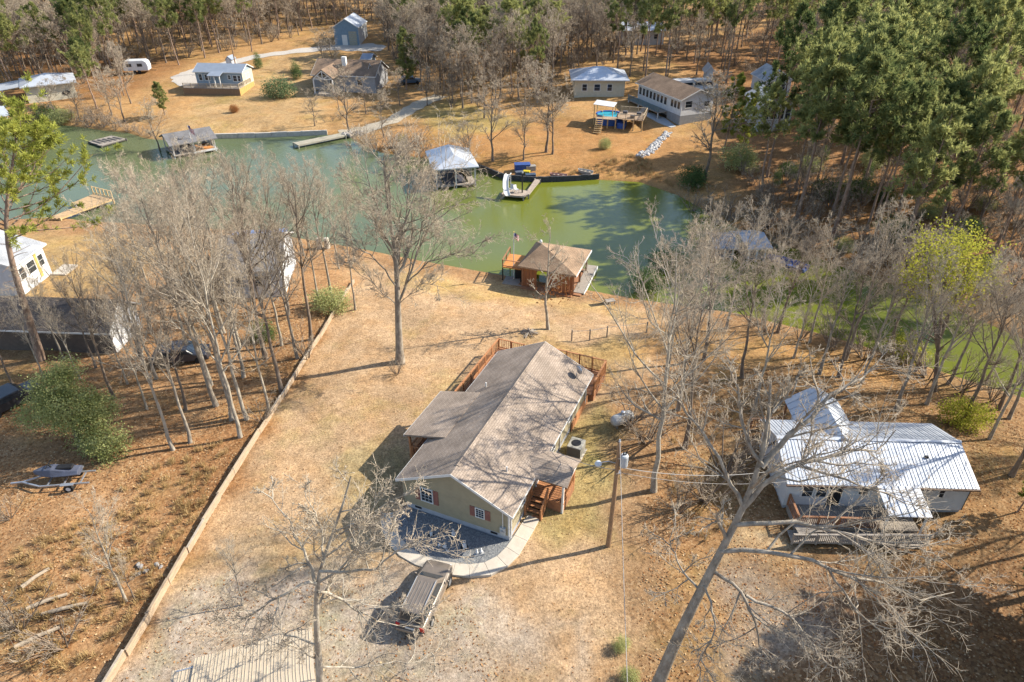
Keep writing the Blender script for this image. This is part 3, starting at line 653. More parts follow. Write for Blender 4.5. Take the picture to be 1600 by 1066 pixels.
# ------------------------------------------------------------------ low plank wall along the left boundary (each board run a part)
wl_px = [(160, 1090), (235, 968), (320, 820), (388, 708), (455, 600), (500, 530), (553, 442)]
wl_w = [G(*p) for p in wl_px]
RW = thing('timber_wall', 'long low weathered plank wall dividing the tan lawn from the leafy left lot', 'wall', (0, 0, 0))
M_WALLW = mat('wall_timber', (.47, .35, .235), .9, .25, 2.5, .3, 25, stretch=(1, 1, 4))
M_WALLC = mat('wall_cap', (.50, .385, .265), .9, .22, 2.5)
acc = 0; k = 0
for i in range(len(wl_w) - 1):
    p, q = wl_w[i], wl_w[i + 1]; L = (q - p).length; n = max(1, round(L / 2.3)); d = (q - p).normalized(); nn = Vector((-d.y, d.x, 0))
    for j in range(n):
        a = p.lerp(q, j / n); b = p.lerp(q, (j + 1) / n); off = random.uniform(-.05, .05); h = .55 - .16 * (k / 18) + random.uniform(-.03, .03)
        a = a + nn * off + d * .01; b = b + nn * (off + random.uniform(-.04, .04)) - d * .01; z = min(hz(a.x, a.y), hz(b.x, b.y))
        a.z = b.z = z
        for c in range(3):
            zz = -.1 + c * (h + .1) / 3; u = Vector((0, 0, zz + (h + .1) / 6)); MB().bar(a + u, b + u, .07 + .012 * (c % 2), (h + .1) / 3 - .012).build('board', M_WALLW, RW)
        u = Vector((0, 0, h + .018)); MB().bar(a + u, b + u, .13, .035).build('cap_board', random.choice((M_WALLC, M_WALLC, mat('wall_cap_grey', (.44, .37, .29), .9, .3, 2.5), mat('wall_cap_dark', (.36, .27, .185), .9, .3, 2.5))), RW)
        c_ = a - nn * -.09; MB().bar(c_ + Vector((0, 0, -.1)), c_ + Vector((0, 0, h - .01)), .09).build('post', M_WALLW, RW); k += 1
# ------------------------------------------------------------------ carport in the foreground
def carport():
    # front (camera) edge lies below the frame; rear edge is seen
    a = Vector((-15.75, 18.4, 0)); d = Vector((5.9, 1.9, 0)); ang = math.atan2(d.y, d.x); 
    R = thing('metal_carport', 'tan ribbed metal carport roof at the lower edge of the photo', 'carport', (-15.75, 18.42, 1.3), ang)
    m = mat('tan_metal_sheet', (.60, .50, .37), .5, .1, 1.2, metal=.1, spec=.4); n = 20; w = 6.3 / n; L = 5.2
    # roof ridge runs across the panels
    me = None
    for k in range(n):
        if me is None:
            mb = MB(); mb.slab((0, 0, 2.15), (0, -L / 2, 2.85), (w - .006, -L / 2, 2.85), (w - .006, 0, 2.15), .03)
            mb.slab((0, -L / 2, 2.85), (0, -L, 2.15), (w - .006, -L, 2.15), (w - .006, -L / 2, 2.85), .03)
            for x in (.03, w * .5):
                mb.bar((x, 0, 2.157), (x, -L / 2, 2.857), .03, .03); mb.bar((x, -L / 2, 2.857), (x, -L, 2.157), .03, .03)
            o = mb.build('roof_panel', m, R); me = o.data
            V = np.array([v.co[:] for v in me.vertices])
        else: o = link('roof_panel', me, None, R)
        o.location = (k * w, (.0 if k >= 3 else -.35) , 0)
    for x in (.25, 6.0):
        for y in (-.5, -4.8): box('post', M_STEEL, R, x - .04, x + .04, y - .04, y + .04, -.2, 2.25)
    for y in (-.5, -4.8): MB().bar((.2, y, 2.2), (6.1, y, 2.2), .07).build('beam', M_STEEL, R)
carport()
# ------------------------------------------------------------------ SUV
def suv():
    S = .9; c = Vector((-4.62, 23.32, 1.32)); a = math.radians(-16.1)
    R = thing('parked_suv', 'brown station SUV with silver roof rails parked beside the curved walk', 'car', c, a, None, S)
    paint = mat('suv_paint', (.23, .19, .155), .35, .12, 3, metal=.25, spec=.5); tanp = mat('suv_lower_tan', (.40, .31, .23), .45, .1, 3, metal=.3)
    W = .93
    # lofted lower body: sections along y (rear to front)
    def loft(name, secs, m, parent, smooth=True, bevel=0):
        V = []; F = []; K = len(secs[0])
        for s in secs: V += s
        for i in range(len(secs) - 1):
            for j in range(K): F.append((i * K + j, i * K + (j + 1) % K, (i + 1) * K + (j + 1) % K, (i + 1) * K + j))
        F.append(tuple(range(K - 1, -1, -1))); F.append(tuple((len(secs) - 1) * K + j for j in range(K)))
        mb = MB(); mb.v = V; mb.f = F; return mb.build(name, m, parent, bevel=bevel)
    def sec(y, w, zb, zs, zt, wt):
        return [(-w * .9, y, zb), (w * .9, y, zb), (w, y, zb + .18), (w, y, zs), (wt, y, zt), (-wt, y, zt), (-w, y, zs), (-w, y, zb + .18)]
    body = [sec(-2.38, W * .9, .42, .85, .98, W * .82), sec(-2.3, W * .97, .32, .92, 1.05, W * .86), sec(-1.2, W, .3, .95, 1.08, W * .88), sec(.6, W, .3, .95, 1.08, W * .88), sec(1.1, W, .3, .93, 1.07, W * .86), sec(1.9, W * .97, .32, .88, 1.0, W * .80), sec(2.25, W * .92, .36, .82, .92, W * .74), sec(2.4, W * .82, .42, .7, .8, W * .66)]
    B = loft('body', body, paint, R, bevel=.03)
    def cab(y, w, z): return [(-w, y, z), (w, y, z)]
    cz0, cz1 = 1.06, 1.74
    lo = [(-W * .87, -2.22), (W * .87, -2.22), (W * .87, 1.25), (-W * .87, 1.25)]; hi = [(-W * .70, -2.02), (W * .70, -2.02), (W * .70, .45), (-W * .70, .45)]
    v = [(x, y, cz0) for x, y in lo] + [(x, y, cz1) for x, y in hi]
    MB().add(v, [(3, 2, 1, 0), (4, 5, 6, 7), (0, 1, 5, 4), (1, 2, 6, 5), (2, 3, 7, 6), (3, 0, 4, 7)]).build('cabin', paint, R, bevel=.06)
    def lerp(a, b, t): return tuple(a[i] + (b[i] - a[i]) * t for i in range(3))
    def facepane(name, A, Bq, C, D, u0, u1, v0, v1, off):
        A, Bq, C, D = map(Vector, (A, Bq, C, D)); n = (Bq - A).cross(D - A).normalized() * off
        def P(u, w_): return A.lerp(Bq, u).lerp(D.lerp(C, u), w_) + n
        MB().slab(P(u0, v0), P(u1, v0), P(u1, v1), P(u0, v1), .012).build(name, M_GLASS, R)
    r0, r1, r2, r3 = v[1], v[2], v[6], v[5]
    for u0, u1 in ((.05, .27), (.31, .53), (.57, .88)): facepane('side_window', r0, r1, r2, r3, u0, u1, .12, .86, .016)
    l0, l1, l2, l3 = v[3], v[0], v[4], v[7]
    for u0, u1 in ((.12, .43), (.47, .69), (.73, .95)): facepane('side_window', l0, l1, l2, l3, u0, u1, .12, .86, .016)
    facepane('windshield', v[2], v[3], v[7], v[6], .07, .93, .06, .92, .016); facepane('rear_window', v[0], v[1], v[5], v[4], .08, .92, .2, .9, .016)
    for x in (-.6, .6):
        rr = MB().tube([(x, -1.9, cz1 + .02), (x, -1.8, cz1 + .05), (x, .2, cz1 + .05), (x, .32, cz1 + .02)], .025, 6).build('roof_rail', M_STEEL, R)
    for x in (-.42, -.22, 0, .22, .42): MB().box(x - .02, x + .02, -1.9, .1, cz1 + .002, cz1 + .025).build('roof_strip', mat('roof_strip', (.33, .29, .25), .4, .1, metal=.5), R)
    tyre = mat('tyre_rubber', (.02, .02, .02), .8)
    for x in (-W + .06, W - .06):
        for y in (-1.45, 1.45):
            t = MB().lathe([(.23, -.12), (.36, -.11), (.38, -.04), (.38, .04), (.36, .11), (.23, .12)], 18, (x, y, .38), 'x').build('wheel', tyre, R, smooth=False)
            MB().lathe([(.05, -.125), (.22, -.122), (.22, .122), (.05, .125)], 12, (x, y, .38), 'x').build('rim', M_STEEL, t)
    for sg in (-1, 1):
        MB().box(sg * W - .012 + (-.006 if sg < 0 else .006), sg * W + .012 + (-.006 if sg < 0 else .006), -2.2, 2.0, .48, .60).build('side_moulding', tanp, R)
        MB().ell((sg * (W + .12), .95, 1.12), (.11, .07, .08)).build('mirror', paint, R, smooth=True)
        MB().box(min(sg * .62, sg * .86), max(sg * .62, sg * .86), -2.41, -2.33, .7, 1.0).build('tail_light', mat('tail_red', (.55, .03, .02), .25, .1), R)
        MB().box(min(sg * .45, sg * .74), max(sg * .45, sg * .74), 2.28, 2.40, .66, .80).build('headlight', mat('lamp_clear', (.7, .7, .72), .1, .05), R)
    MB().box(-.86, .86, -2.5, -2.39, .4, .6).build('rear_bumper', tanp, R, bevel=.03); MB().box(-.78, .78, 2.39, 2.5, .4, .6).build('front_bumper', tanp, R, bevel=.03)
    MB().box(-.3, .3, -2.42, -2.385, .68, .82).build('number_plate', WHITE, R)
suv()
# ------------------------------------------------------------------ utility pole and wires
p0 = Vector((5.65, 27.14, 1.25)); PT = thing('utility_pole', 'wooden utility pole with grey transformer and lamp right of the tan house', 'utility pole', p0)
MB().tube([(0, 0, -.2), (.03, 0, 4), (0, 0, 8.1)], .15, 10, .1).build('pole', mat('pole_wood', (.34, .21, .12), .9, .25, 3, .3, 20, stretch=(3, 3, .4)), PT)
tr = MB().lathe([(.05, 0), (.2, .02), (.22, .1), (.22, .75), (.18, .82), (.04, .85)], 14, (.34, -.02, 6.4)).build('transformer', mat('transformer_grey', (.52, .55, .57), .45, .08), PT, smooth=False)
for x in (.28, .4): MB().lathe([(.04, 0), (.05, .06), (.03, .12), (.045, .18), (.02, .24)], 8, (x, -.02, 7.24)).build('bushing', M_BLACK, tr)
la = MB().tube([(-.05, 0, 6.6), (-.5, -.1, 6.85), (-.95, -.15, 6.8)], .025, 6).build('lamp_arm', M_STEEL, PT)
MB().lathe([(.06, .12), (.13, .08), (.2, -.05), (.18, -.12), (.05, -.16)], 12, (-1.05, -.16, 6.78)).build('lamp_head', mat('lamp_head', (.66, .68, .70), .4, .05), la)
for z in (7.0, 5.9): MB().box(-.03, .2, -.12, .12, z, z + .08).build('bracket', M_STEEL, PT)
MB().lathe([(.05, 0), (.07, .05), (.03, .1), (.05, .15)], 8, (0, 0, 8.12)).build('insulator', M_STEEL, PT)
def wire(label, pts, r, sag):
    a, b = Vector(pts[0]), Vector(pts[1]); P = [a.lerp(b, t / 14) - Vector((0, 0, sag * 4 * (t / 14) * (1 - t / 14))) for t in range(15)]
    tag(MB().tube(P, r, 5).build('power_wire', mat('wire', (.36, .34, .32), .6, .05)), label, 'cable')
T = p0 + Vector((0, 0, 8.2)); T2 = p0 + Vector((.1, 0, 5.95))
wire('thin overhead wire dropping from the pole towards the lower edge of the photo', (T, Vector((3.2, 5, 10.0))), .014, .5)
wire('overhead service cable running right from the pole to the white house', (T2 + Vector((.1, 0, .35)), Vector((16.9, 30.6, 4.2))), .022, .6)
wire('lower thin cable running right from the pole below the service cable', (T2, Vector((16.75, 30.0, 3.7))), .014, .5)
wire('short service cable from the pole to the tan house wall', (T2 + Vector((-.1, 0, .2)), hloc(.05, 6.2, 2.5)), .018, .4)
# ------------------------------------------------------------------ propane tank, small lawn things
t = thing('propane_tank', 'grey white propane tank lying in the grass right of the tan house', 'tank', G(971, 664), .5)
MB().lathe([(.03, -.95), (.22, -.9), (.36, -.78), (.42, -.6), (.42, .6), (.36, .78), (.22, .9), (.03, .95)], 16, (0, 0, .62), 'x').build('shell', mat('tank_paint', (.52, .51, .48), .55, .15, 2), t, smooth=True)
MB().lathe([(.15, 0), (.15, .2), (.1, .24)], 10, (0, 0, 1.02)).build('valve_dome', M_STEEL, t)
for x in (-.5, .5): box('leg', M_STEEL, t, x - .06, x + .06, -.2, .2, -.05, .25)
FP = thing('wire_fence', 'slim wooden posts with a top wire beyond the house deck', 'fence', (0, 0, 0))
fp = [G(x, y) for x, y in ((893, 533), (921, 532), (948, 527), (1010, 520))]
for i, q in enumerate(fp): box('post', M_WEATHER, FP, q.x - .05, q.x + .05, q.y - .05, q.y + .05, q.z - .1, q.z + 1.15)
for i in range(3): MB().tube([fp[i] + Vector((0, 0, 1.0)), fp[i + 1] + Vector((0, 0, 1.0))], .02, 5).build('wire_strand', MATS['wire'], FP)
t = thing('lounge_chair', 'small wooden lounge chair on the shore lawn right of the boathouse', 'chair', G(951, 474), .3)
box('seat', M_WEATHER, t, -.35, .6, -.3, .3, .28, .33); MB().slab((-.35, -.3, .33), (-.75, -.3, .95), (-.75, .3, .95), (-.35, .3, .33), -.05).build('backrest', M_WEATHER, t)
for x in (-.3, .5):
    for y in (-.26, .26): box('leg', M_WEATHER, t, x - .04, x + .04, y - .04, y + .04, -.02, .28)
def fire_ring(px, py, r, label, s=8):
    p = G(px, py); t = thing('brush_pile', label, 'brush pile', p)
    mb = MB()
    for k in range(26):
        a1, a2 = random.random() * 6.28, random.random() * 6.28; mb.tube([(r * math.cos(a1), r * math.sin(a1), random.uniform(0, .1)), (0, 0, random.uniform(.1, .4)), (r * .8 * math.cos(a2), r * .8 * math.sin(a2), random.uniform(0, .3))], .03, 4, .012)
    mb.build('sticks', M_WEATHER, t)
fire_ring(827, 522, .8, 'small round heap of sticks beyond the house roof ridge')
# ------------------------------------------------------------------ flags
def flag(name, label, base, h, w, m_pole, ang):
    R = thing(name, label, 'flag', base, ang)
    MB().tube([(0, 0, -.1), (0, 0, h)], .045, 7, .03).build('pole', m_pole, R); MB().ell((0, 0, h + .05), (.07, .07, .07)).build('finial', mat('finial', (.6, .45, .15), .3, metal=.8), R)
    red, wh, bl = mat('flag_red', (.50, .03, .04), .8), mat('flag_white', (.72, .70, .70), .8), mat('flag_blue', (.03, .05, .22), .8); fh = w * .62
    def pt(u, v): return (.05 + u * w * .55, .10 * math.sin(u * 7 + v) * w + .1 * u, h - .1 - v * fh - u * u * w * .45)
    for k in range(13):
        mb = MB(); u0 = .4 if k < 7 else 0
        for i in range(6):
            a, b = u0 + (1 - u0) * i / 6, u0 + (1 - u0) * (i + 1) / 6; q = [pt(a, k / 13), pt(b, k / 13), pt(b, (k + 1) / 13), pt(a, (k + 1) / 13)]
            mb.add(q + [(x, y + .012, z) for x, y, z in q], [(0, 1, 2, 3), (7, 6, 5, 4)])
        mb.build('stripe', red if k % 2 == 0 else wh, R)
    mb = MB()
    for i in range(4):
        a, b = .4 * i / 4, .4 * (i + 1) / 4; q = [pt(a, 0), pt(b, 0), pt(b, 7 / 13), pt(a, 7 / 13)]; mb.add(q + [(x, y + .012, z) for x, y, z in q], [(0, 1, 2, 3), (7, 6, 5, 4)])
    can = mb.build('canton', bl, R); mb = MB()
    for r in range(5):
        for c in range(6):
            x, y, z = pt(.4 * (c + .5) / 6, 7 / 13 * (r + .5) / 5); mb.box(x - .012, x + .012, y - .006, y - .003, z - .012, z + .012)
    mb.build('stars', wh, can)
flag('flag_on_pole', 'striped red white and blue flag drooping from the pole by the brown boathouse', Vector((.17, 62.4, .45)), 5.1, 1.0, mat('pole_white', (.7, .7, .7), .4), .3)
# ------------------------------------------------------------------ brown hip-roofed boathouse
def boathouse():
    R = thing('boathouse', 'boathouse with brown hip roof at the water edge beyond the lawn', 'boathouse', (0, 0, 0))
    l, r, br, bl = (.55, 60.7), (6.2, 58.5), (8.25, 64.3), (2.6, 66.4); A = (3.0, 62.6, 4.25); ze = 2.75
    v = [(*p, ze) for p in (l, r, br, bl)] + [A] + [(*p, ze - .16) for p in (l, r, br, bl)]
    MB().add(v, [(0, 1, 4), (1, 2, 4), (2, 3, 4), (3, 0, 4), (8, 7, 6, 5), (0, 5, 6, 1), (1, 6, 7, 2), (2, 7, 8, 3), (3, 8, 5, 0)]).build('roof', brick_mat('boathouse_shingles', (.43, .29, .185), (.35, .235, .15), (.2, .14, .09), .32, .15), R, uv=True)
    cu = Vector((A[0], A[1], A[2])); MB().ell(cu + Vector((-.1, .3, .1)), (.16, .16, .22)).build('finial_vent', WHITE, R)
    def L(a, b, z0, z1, m, name, w=.06): MB().bar((a[0], a[1], (z0 + z1) / 2), (b[0], b[1], (z0 + z1) / 2), w, z1 - z0).build(name, m, R)
    def inn(p, k): c = (4.4, 62.45); return (p[0] + (c[0] - p[0]) * k, p[1] + (c[1] - p[1]) * k)
    il, ir, ibr, ibl = (inn(p, .13) for p in (l, r, br, bl))
    for a, b in ((r, br),): L(a, b, ze - .18, ze + .015, WHITE, 'eave_trim', .04)
    for p in (il, ir, ibr, ibl, ((ir[0] + ibr[0]) / 2, (ir[1] + ibr[1]) / 2), ((il[0] + ibl[0]) / 2, (il[1] + ibl[1]) / 2)):
        box('post', M_DECK, R, p[0] - .09, p[0] + .09, p[1] - .09, p[1] + .09, -1.2, ze - .17)
    wd = mat('boathouse_wall', (.33, .13, .055), .85, .25, 3, stretch=(6, 6, 1))
    # front wall boards (towards the lawn), right half closed
    n = 14; a0 = Vector((*il, 0)); a1 = Vector((*ir, 0))
    for k in range(n):
        if 4 <= k <= 6: continue
        p = a0.lerp(a1, (k + .04) / n); q = a0.lerp(a1, (k + .96) / n); MB().bar((p.x, p.y, 1.6), (q.x, q.y, 1.6), .05, 2.35).build('wall_board', wd, R)
    # floor deck ring
    for a, b, wd_ in ((il, ir, 1.1), (ir, ibr, 1.6), (ibr, ibl, .9), (ibl, il, .9)):
        MB().bar((a[0], a[1], .4), (b[0], b[1], .4), wd_, .1).build('floor_deck', M_DECK, R)
    e0, e1 = (6.55, 59.3), (8.55, 65.3)
    MB().bar((e0[0], e0[1], .46), (e1[0], e1[1], .46), 1.0, .09).build('side_dock', M_WEATHER, R); L((e0[0] + .55, e0[1] - .2), (e1[0] + .55, e1[1] - .2), .2, .52, WHITE, 'dock_edge', .05)
    # upper sun deck on the left
    o1, o2, o3, o4 = (-.95, 62.3), (-.2, 65.3), (1.6, 64.8), (.9, 61.7); orange = mat('orange_deck', (.60, .255, .075), .8, .18, 3)
    MB().prism([o1, o4, o3, o2], 1.75, 1.85).build('sun_deck', orange, R)
    for p in (o1, o2, o3, o4): box('deck_post', M_BLACK, R, p[0] - .06, p[0] + .06, p[1] - .06, p[1] + .06, -1, 1.75)
    railing(R, [(*o4, 1.86), (*o1, 1.86), (*o2, 1.86)], .8, M_DECK, 1.5, baluster=False)
    MB().prism([(-1.0, 61.4), (1.0, 60.9), (1.4, 62.5), (-.6, 63.0)], .3, .42).build('lower_deck', M_WEATHER, R)
    box('stair_box', M_BLACK, R, .3, 1.1, 62.4, 63.0, .43, 1.74)
boathouse()
def dock(name, label, polys, z, m, m2=None, posts=True, group=None):
    R = thing(name, label, 'dock', (0, 0, 0), 0, group)
    for pl in polys:
        w = [onz(x, y, z) for x, y in pl]; ar = sum(w[i][0] * w[(i + 1) % len(w)][1] - w[(i + 1) % len(w)][0] * w[i][1] for i in range(len(w)))
        if ar < 0: w = w[::-1]
        MB().prism(w, z - .22, z - .05).build('frame', m2 or m, R)
        # deck boards clipped to the polygon: across its longest edge
        P = np.array(w); e = [P[(i + 1) % len(P)] - P[i] for i in range(len(P))]; i = int(np.argmax([np.hypot(*q) for q in e])); d = e[i] / np.hypot(*e[i]); nrm = np.array([-d[1], d[0]])
        s = P @ d; mb = MB(); a = s.min()
        while a < s.max() - .05:
            b = min(a + .22, s.max()); c = (a + b) / 2; hit = []
            for k in range(len(P)):
                q0, q1 = P[k], P[(k + 1) % len(P)]; s0, s1 = q0 @ d, q1 @ d
                if (s0 - c) * (s1 - c) < 0: t = (c - s0) / (s1 - s0); hit.append((q0 + (q1 - q0) * t) @ nrm)
            hit.sort()
            for h0, h1 in zip(hit[::2], hit[1::2]):
                A = d * (a + .012) + nrm * h0; Bq = d * (b - .012) + nrm * h0; Cq = d * (b - .012) + nrm * h1; Dq = d * (a + .012) + nrm * h1
                mb.prism([tuple(A), tuple(Bq), tuple(Cq), tuple(Dq)], z - .045, z + random.uniform(0, .012))
            a = b
        tag(mb.build('deck_boards', m, R), kind='stuff')
        if posts:
            for q in w: box('pile', m2 or m, R, q[0] - .09, q[0] + .09, q[1] - .09, q[1] + .09, -1.5, z + .06)
    return R
D1 = dock('wooden_dock', 'new yellow lumber dock with railed end in the left cove', [[(74, 341), (94, 341), (176, 311), (146, 303), (113, 317), (127, 320)]], .65, mat('dock_tan', (.55, .37, .20), .85, .18, 2), M_NEWWOOD)
a, b = onz(176, 310, .66), onz(146, 302.5, .66); railing(D1, [(*b, .66), (*a, .66)], 1.0, M_NEWWOOD, .75, baluster=False)
D2 = dock('old_dock', 'old grey floating dock with missing boards in the upper left cove', [[(138, 221), (158, 228), (197, 217), (174, 212)]], .35, M_WEATHER, mat('dark_pile', (.12, .11, .10), .9))
box_ = MB()
for k in range(5):
    a = onz(145 + k * 8, 219.5 - k * 1.3, .42); b = onz(158 + k * 8, 223.6 - k * 1.6, .42); MB().bar((*a, .42), (*b, .42), .35, .07).build('gap_plank', MATS['dark_pile'], D2)
D3 = dock('long_pier', 'narrow concrete pier beside the boat ramp on the far shore', [[(458, 223), (466, 227), (540, 212), (532, 208)]], .55, mat('pier_concrete', (.43, .39, .30), .9, .15, 1))
D4 = dock('slide_dock', 'grey dock with a white water slide on the far bank', [[(783, 304), (818, 307), (824, 298), (791, 294)], [(818, 306), (826, 304), (844, 281), (836, 280)]], .6, mat('dock_grey', (.43, .35, .28), .9, .2, 2), M_WEATHER)
q = onz(789, 299, .6); t = thing('water_slide', 'white curved water slide on the grey far dock', 'slide', (q[0], q[1], .62), .3)
P = [(.6, .3, 2.3), (.3, .1, 2.2), (0, -.3, 1.6), (-.15, -.8, .9), (-.2, -1.5, .35), (-.2, -1.9, .25)]
for i in range(1): 
    mb = MB(); V = []
    for k, pp in enumerate(P):
        for j in range(7): an = math.pi * j / 6; V.append((pp[0] + .36 * math.cos(an), pp[1], pp[2] - .2 * math.sin(an)))
    F = [(k * 7 + j, k * 7 + j + 1, (k + 1) * 7 + j + 1, (k + 1) * 7 + j) for k in range(len(P) - 1) for j in range(6)]
    mb.add(V, F); o = mb.build('chute', WHITE, t, smooth=True); md = o.modifiers.new('s', 'SOLIDIFY'); md.thickness = .05
MB().tube([(.3, .35, 0), (.3, .35, 2.3)], .04, 6).tube([(.9, .35, 0), (.9, .35, 2.3)], .04, 6).build('ladder_frame', WHITE, t); 
mb = MB()
for k in range(7): mb.bar((.3, .35, .3 + k * .3), (.9, .35, .3 + k * .3), .04)
mb.build('rungs', WHITE, t)
q = onz(816, 301, .6); t = thing('lamp_post', 'dark post with a lamp standing on the corner of the slide dock', 'lamp post', (q[0], q[1], .6))
MB().tube([(0, 0, -1.5), (0, 0, 2.6)], .09, 8).build('post', M_BLACK, t); MB().ell((0, 0, 2.7), (.14, .14, .16)).build('lamp', mat('lamp_globe', (.4, .4, .38), .3), t)
for px, py, lab in ((799, 300, 'pale folding chair beside the slide on the grey dock'), (807, 301, 'white chair next to the dark post on the grey dock')):
    q = onz(px, py, .6); t = thing('dock_chair', lab, 'chair', (q[0], q[1], .61), random.uniform(-1, 1), 'chairs on the slide dock')
    box('seat', WHITE, t, -.25, .25, -.25, .25, .4, .45); MB().slab((-.25, .25, .45), (.25, .25, .45), (.25, .4, .95), (-.25, .4, .95), .04).build('backrest', WHITE, t)
    for x in (-.22, .22):
        for y in (-.22, .22): box('leg', WHITE, t, x - .02, x + .02, y - .02, y + .02, 0, .4)
# far seawall in dark timber
SW = thing('seawall', 'dark timber seawall curving along the far bank by the slide dock', 'wall')
sw = [(746, 263), (757, 267), (770, 272), (788, 279), (803, 281), (833, 283), (848, 283.5), (890, 282), (936, 279)]
for i in range(len(sw) - 1):
    a, b = onz(*sw[i], .1), onz(*sw[i + 1], .1); n = max(2, int(math.dist(a, b) / .8))
    for k in range(n):
        p = [a[j] + (b[j] - a[j]) * k / n for j in (0, 1)]; q = [a[j] + (b[j] - a[j]) * (k + .97) / n for j in (0, 1)]
        MB().bar((*p, .1), (*q, .1), .22, 1.3 + random.uniform(-.08, .08)).build('timber', mat('tarred_timber', (.07, .07, .075), .85, .3), SW)
NS = thing('shore_wall', 'pale low concrete seawall along the far left shore', 'wall')
sw = [(318, 216), (345, 215), (400, 214), (450, 212), (512, 209.5)]
for i in range(len(sw) - 1):
    a, b = onz(*sw[i], .1), onz(*sw[i + 1], .1); n = max(2, int(math.dist(a, b) / 2.0))
    for k in range(n):
        p = [a[j] + (b[j] - a[j]) * k / n for j in (0, 1)]; q = [a[j] + (b[j] - a[j]) * (k + .98) / n for j in (0, 1)]
        MB().bar((*p, .2), (*q, .2), .4, 1.1 + random.uniform(-.05, .05)).build('block', mat('pale_concrete', (.52, .48, .42), .9, .2), NS)
# ------------------------------------------------------------------ things on the far bank by the seawall
def crate(px, py, sx, sy, sz, col, label, rz=0):
    t = thing('storage_bin', label, 'bin', G(px, py), rz); m = mat('bin_' + label.split()[0], col, .5)
    box('tub', m, t, -sx / 2, sx / 2, -sy / 2, sy / 2, -.05, sz, bevel=.04); box('lid', m, t, -sx / 2 - .04, sx / 2 + .04, -sy / 2 - .04, sy / 2 + .04, sz + .003, sz + .08, bevel=.02)
    return t
crate(816, 266, 2.2, 1.2, .9, (.05, .10, .30), 'blue tarp covered box above the far seawall', .1)
crate(829, 266, 1.4, .8, .6, (.35, .32, .28), 'brown low box right of the blue tarp box', .2)
crate(823, 273, .9, .6, .5, (.65, .50, .03), 'yellow bin in front of the blue tarp box', -.2)
crate(829, 278, 1.4, .8, .5, (.06, .09, .14), 'navy chest at the head of the slide dock', .1)
crate(812, 274, 1.2, .7, .5, (.10, .12, .16), 'dark bin left of the yellow bin', .3)
def small_boat(px, py, L, W, col, label, rz, z=None, name='jon_boat'):
    p = G(px, py) if z is None else Vector((*onz(px, py, z), z)); t = thing(name, label, 'boat', p, rz); m = mat('hull_' + name + str(px), col, .5)
    secs = []
    for y, w, zb in ((-.5, .9, .05), (-.2, 1, .0), (.2, .95, .02), (.42, .6, .12), (.5, .15, .3)):
        secs.append([(-w * W / 2, y * L, .45 + zb * .4), (-w * W * .36, y * L, zb), (w * W * .36, y * L, zb), (w * W / 2, y * L, .45 + zb * .4), (w * W / 2 - .06, y * L, .45 + zb * .4), (w * W * .30, y * L, zb + .06), (-w * W * .30, y * L, zb + .06), (-w * W / 2 + .06, y * L, .45 + zb * .4)])
    V = [q for s in secs for q in s]; F = [(i * 8 + j, i * 8 + (j + 1) % 8, (i + 1) * 8 + (j + 1) % 8, (i + 1) * 8 + j) for i in range(4) for j in range(8)] + [tuple(range(8)), tuple(39 - j for j in range(8))]
    MB().add(V, F).build('hull', m, t)
    for y in (-.3, 0, .25): box('bench', M_WEATHER, t, -W * .38, W * .38, y * L - .12, y * L + .12, .28, .32)
    return t
small_boat(872, 277, 2.4, .9, (.45, .25, .2), 'small reddish rowing boat pulled up above the far seawall', 1.3)
small_boat(914, 271, 2.2, 1.0, (.5, .47, .42), 'pale upturned skiff on the orange far bank', 1.0)
# riprap strip of white stones
RR = thing('stone_strip', 'strip of white stones running down the orange far bank', 'stones')
def rock_mesh(seed, m):
    r = random.Random(seed); mb = MB().ell((0, 0, .25), (1, .8, .55), 6, 4)
    mb.v = [(x * r.uniform(.75, 1.2), y * r.uniform(.75, 1.2), z * r.uniform(.75, 1.2)) for x, y, z in mb.v]; me = bpy.data.meshes.new('stone'); me.from_pydata(mb.v, [], mb.f); me.materials.append(m); return me
rocks = [rock_mesh(i, mat('white_stone', (.56, .54, .52), .9, .25)) for i in range(4)]
for k in range(150):
    t = random.random(); c = (1000 + 46 * t, 244 - 34 * t + 3 * math.sin(t * 5)); p = G(c[0] + random.uniform(-5, 5), c[1] + random.uniform(-3.2, 3.2)); o = link('stone', random.choice(rocks), None, RR); o.location = p; s = random.uniform(.2, .42); o.scale = (s, s, s); o.rotation_euler = (random.uniform(-.4, .4), random.uniform(-.4, .4), random.random() * 6)
RG = rock_mesh(9, mat('grey_stone', (.33, .31, .29), .9, .3))
for px, py, n, lab in ((551, 211, 14, 'heap of grey boulders at the water end of the boat ramp path'), (232, 891, 9, 'small heap of pale rubble beside the plank wall in the lower left'),):
    t = thing('rock_pile', lab, 'rocks', G(px, py))
    for k in range(n):
        o = link('rock', RG, None, t); s = random.uniform(.35, .75) if px > 300 else random.uniform(.10, .22); o.scale = (s, s, s); o.location = (random.uniform(-1.6, 1.6) * (1 if px > 300 else .5), random.uniform(-.8, .8) * (1 if px > 300 else .5), 0); o.rotation_euler = (0, 0, random.random() * 6)
for px, py, L, an, lab in ((75, 942, 1.9, .5, 'thick pale cut log lying in the lower left lot'), (98, 955, 2.4, .35, 'thin pale log beside the thick log in the lower left lot'), (60, 998, 2.0, .6, 'weathered log half buried near the lower left corner'), (57, 905, 1.5, 1.0, 'dark branch stump in tall straw on the lower left lot')):
    t = thing('fallen_log', lab, 'log', G(px, py), an); b = MB().tube([(-L / 2, 0, .12), (0, .04, .16), (L / 2, 0, .12)], .12, 8, .09); b.build('log', mat('pale_log', (.42, .34, .25), .9, .25, 3), t)
t = thing('dock_posts', 'pair of pale rounded pillars standing on the shore by the plank wall end', 'pillars', G(506, 388))
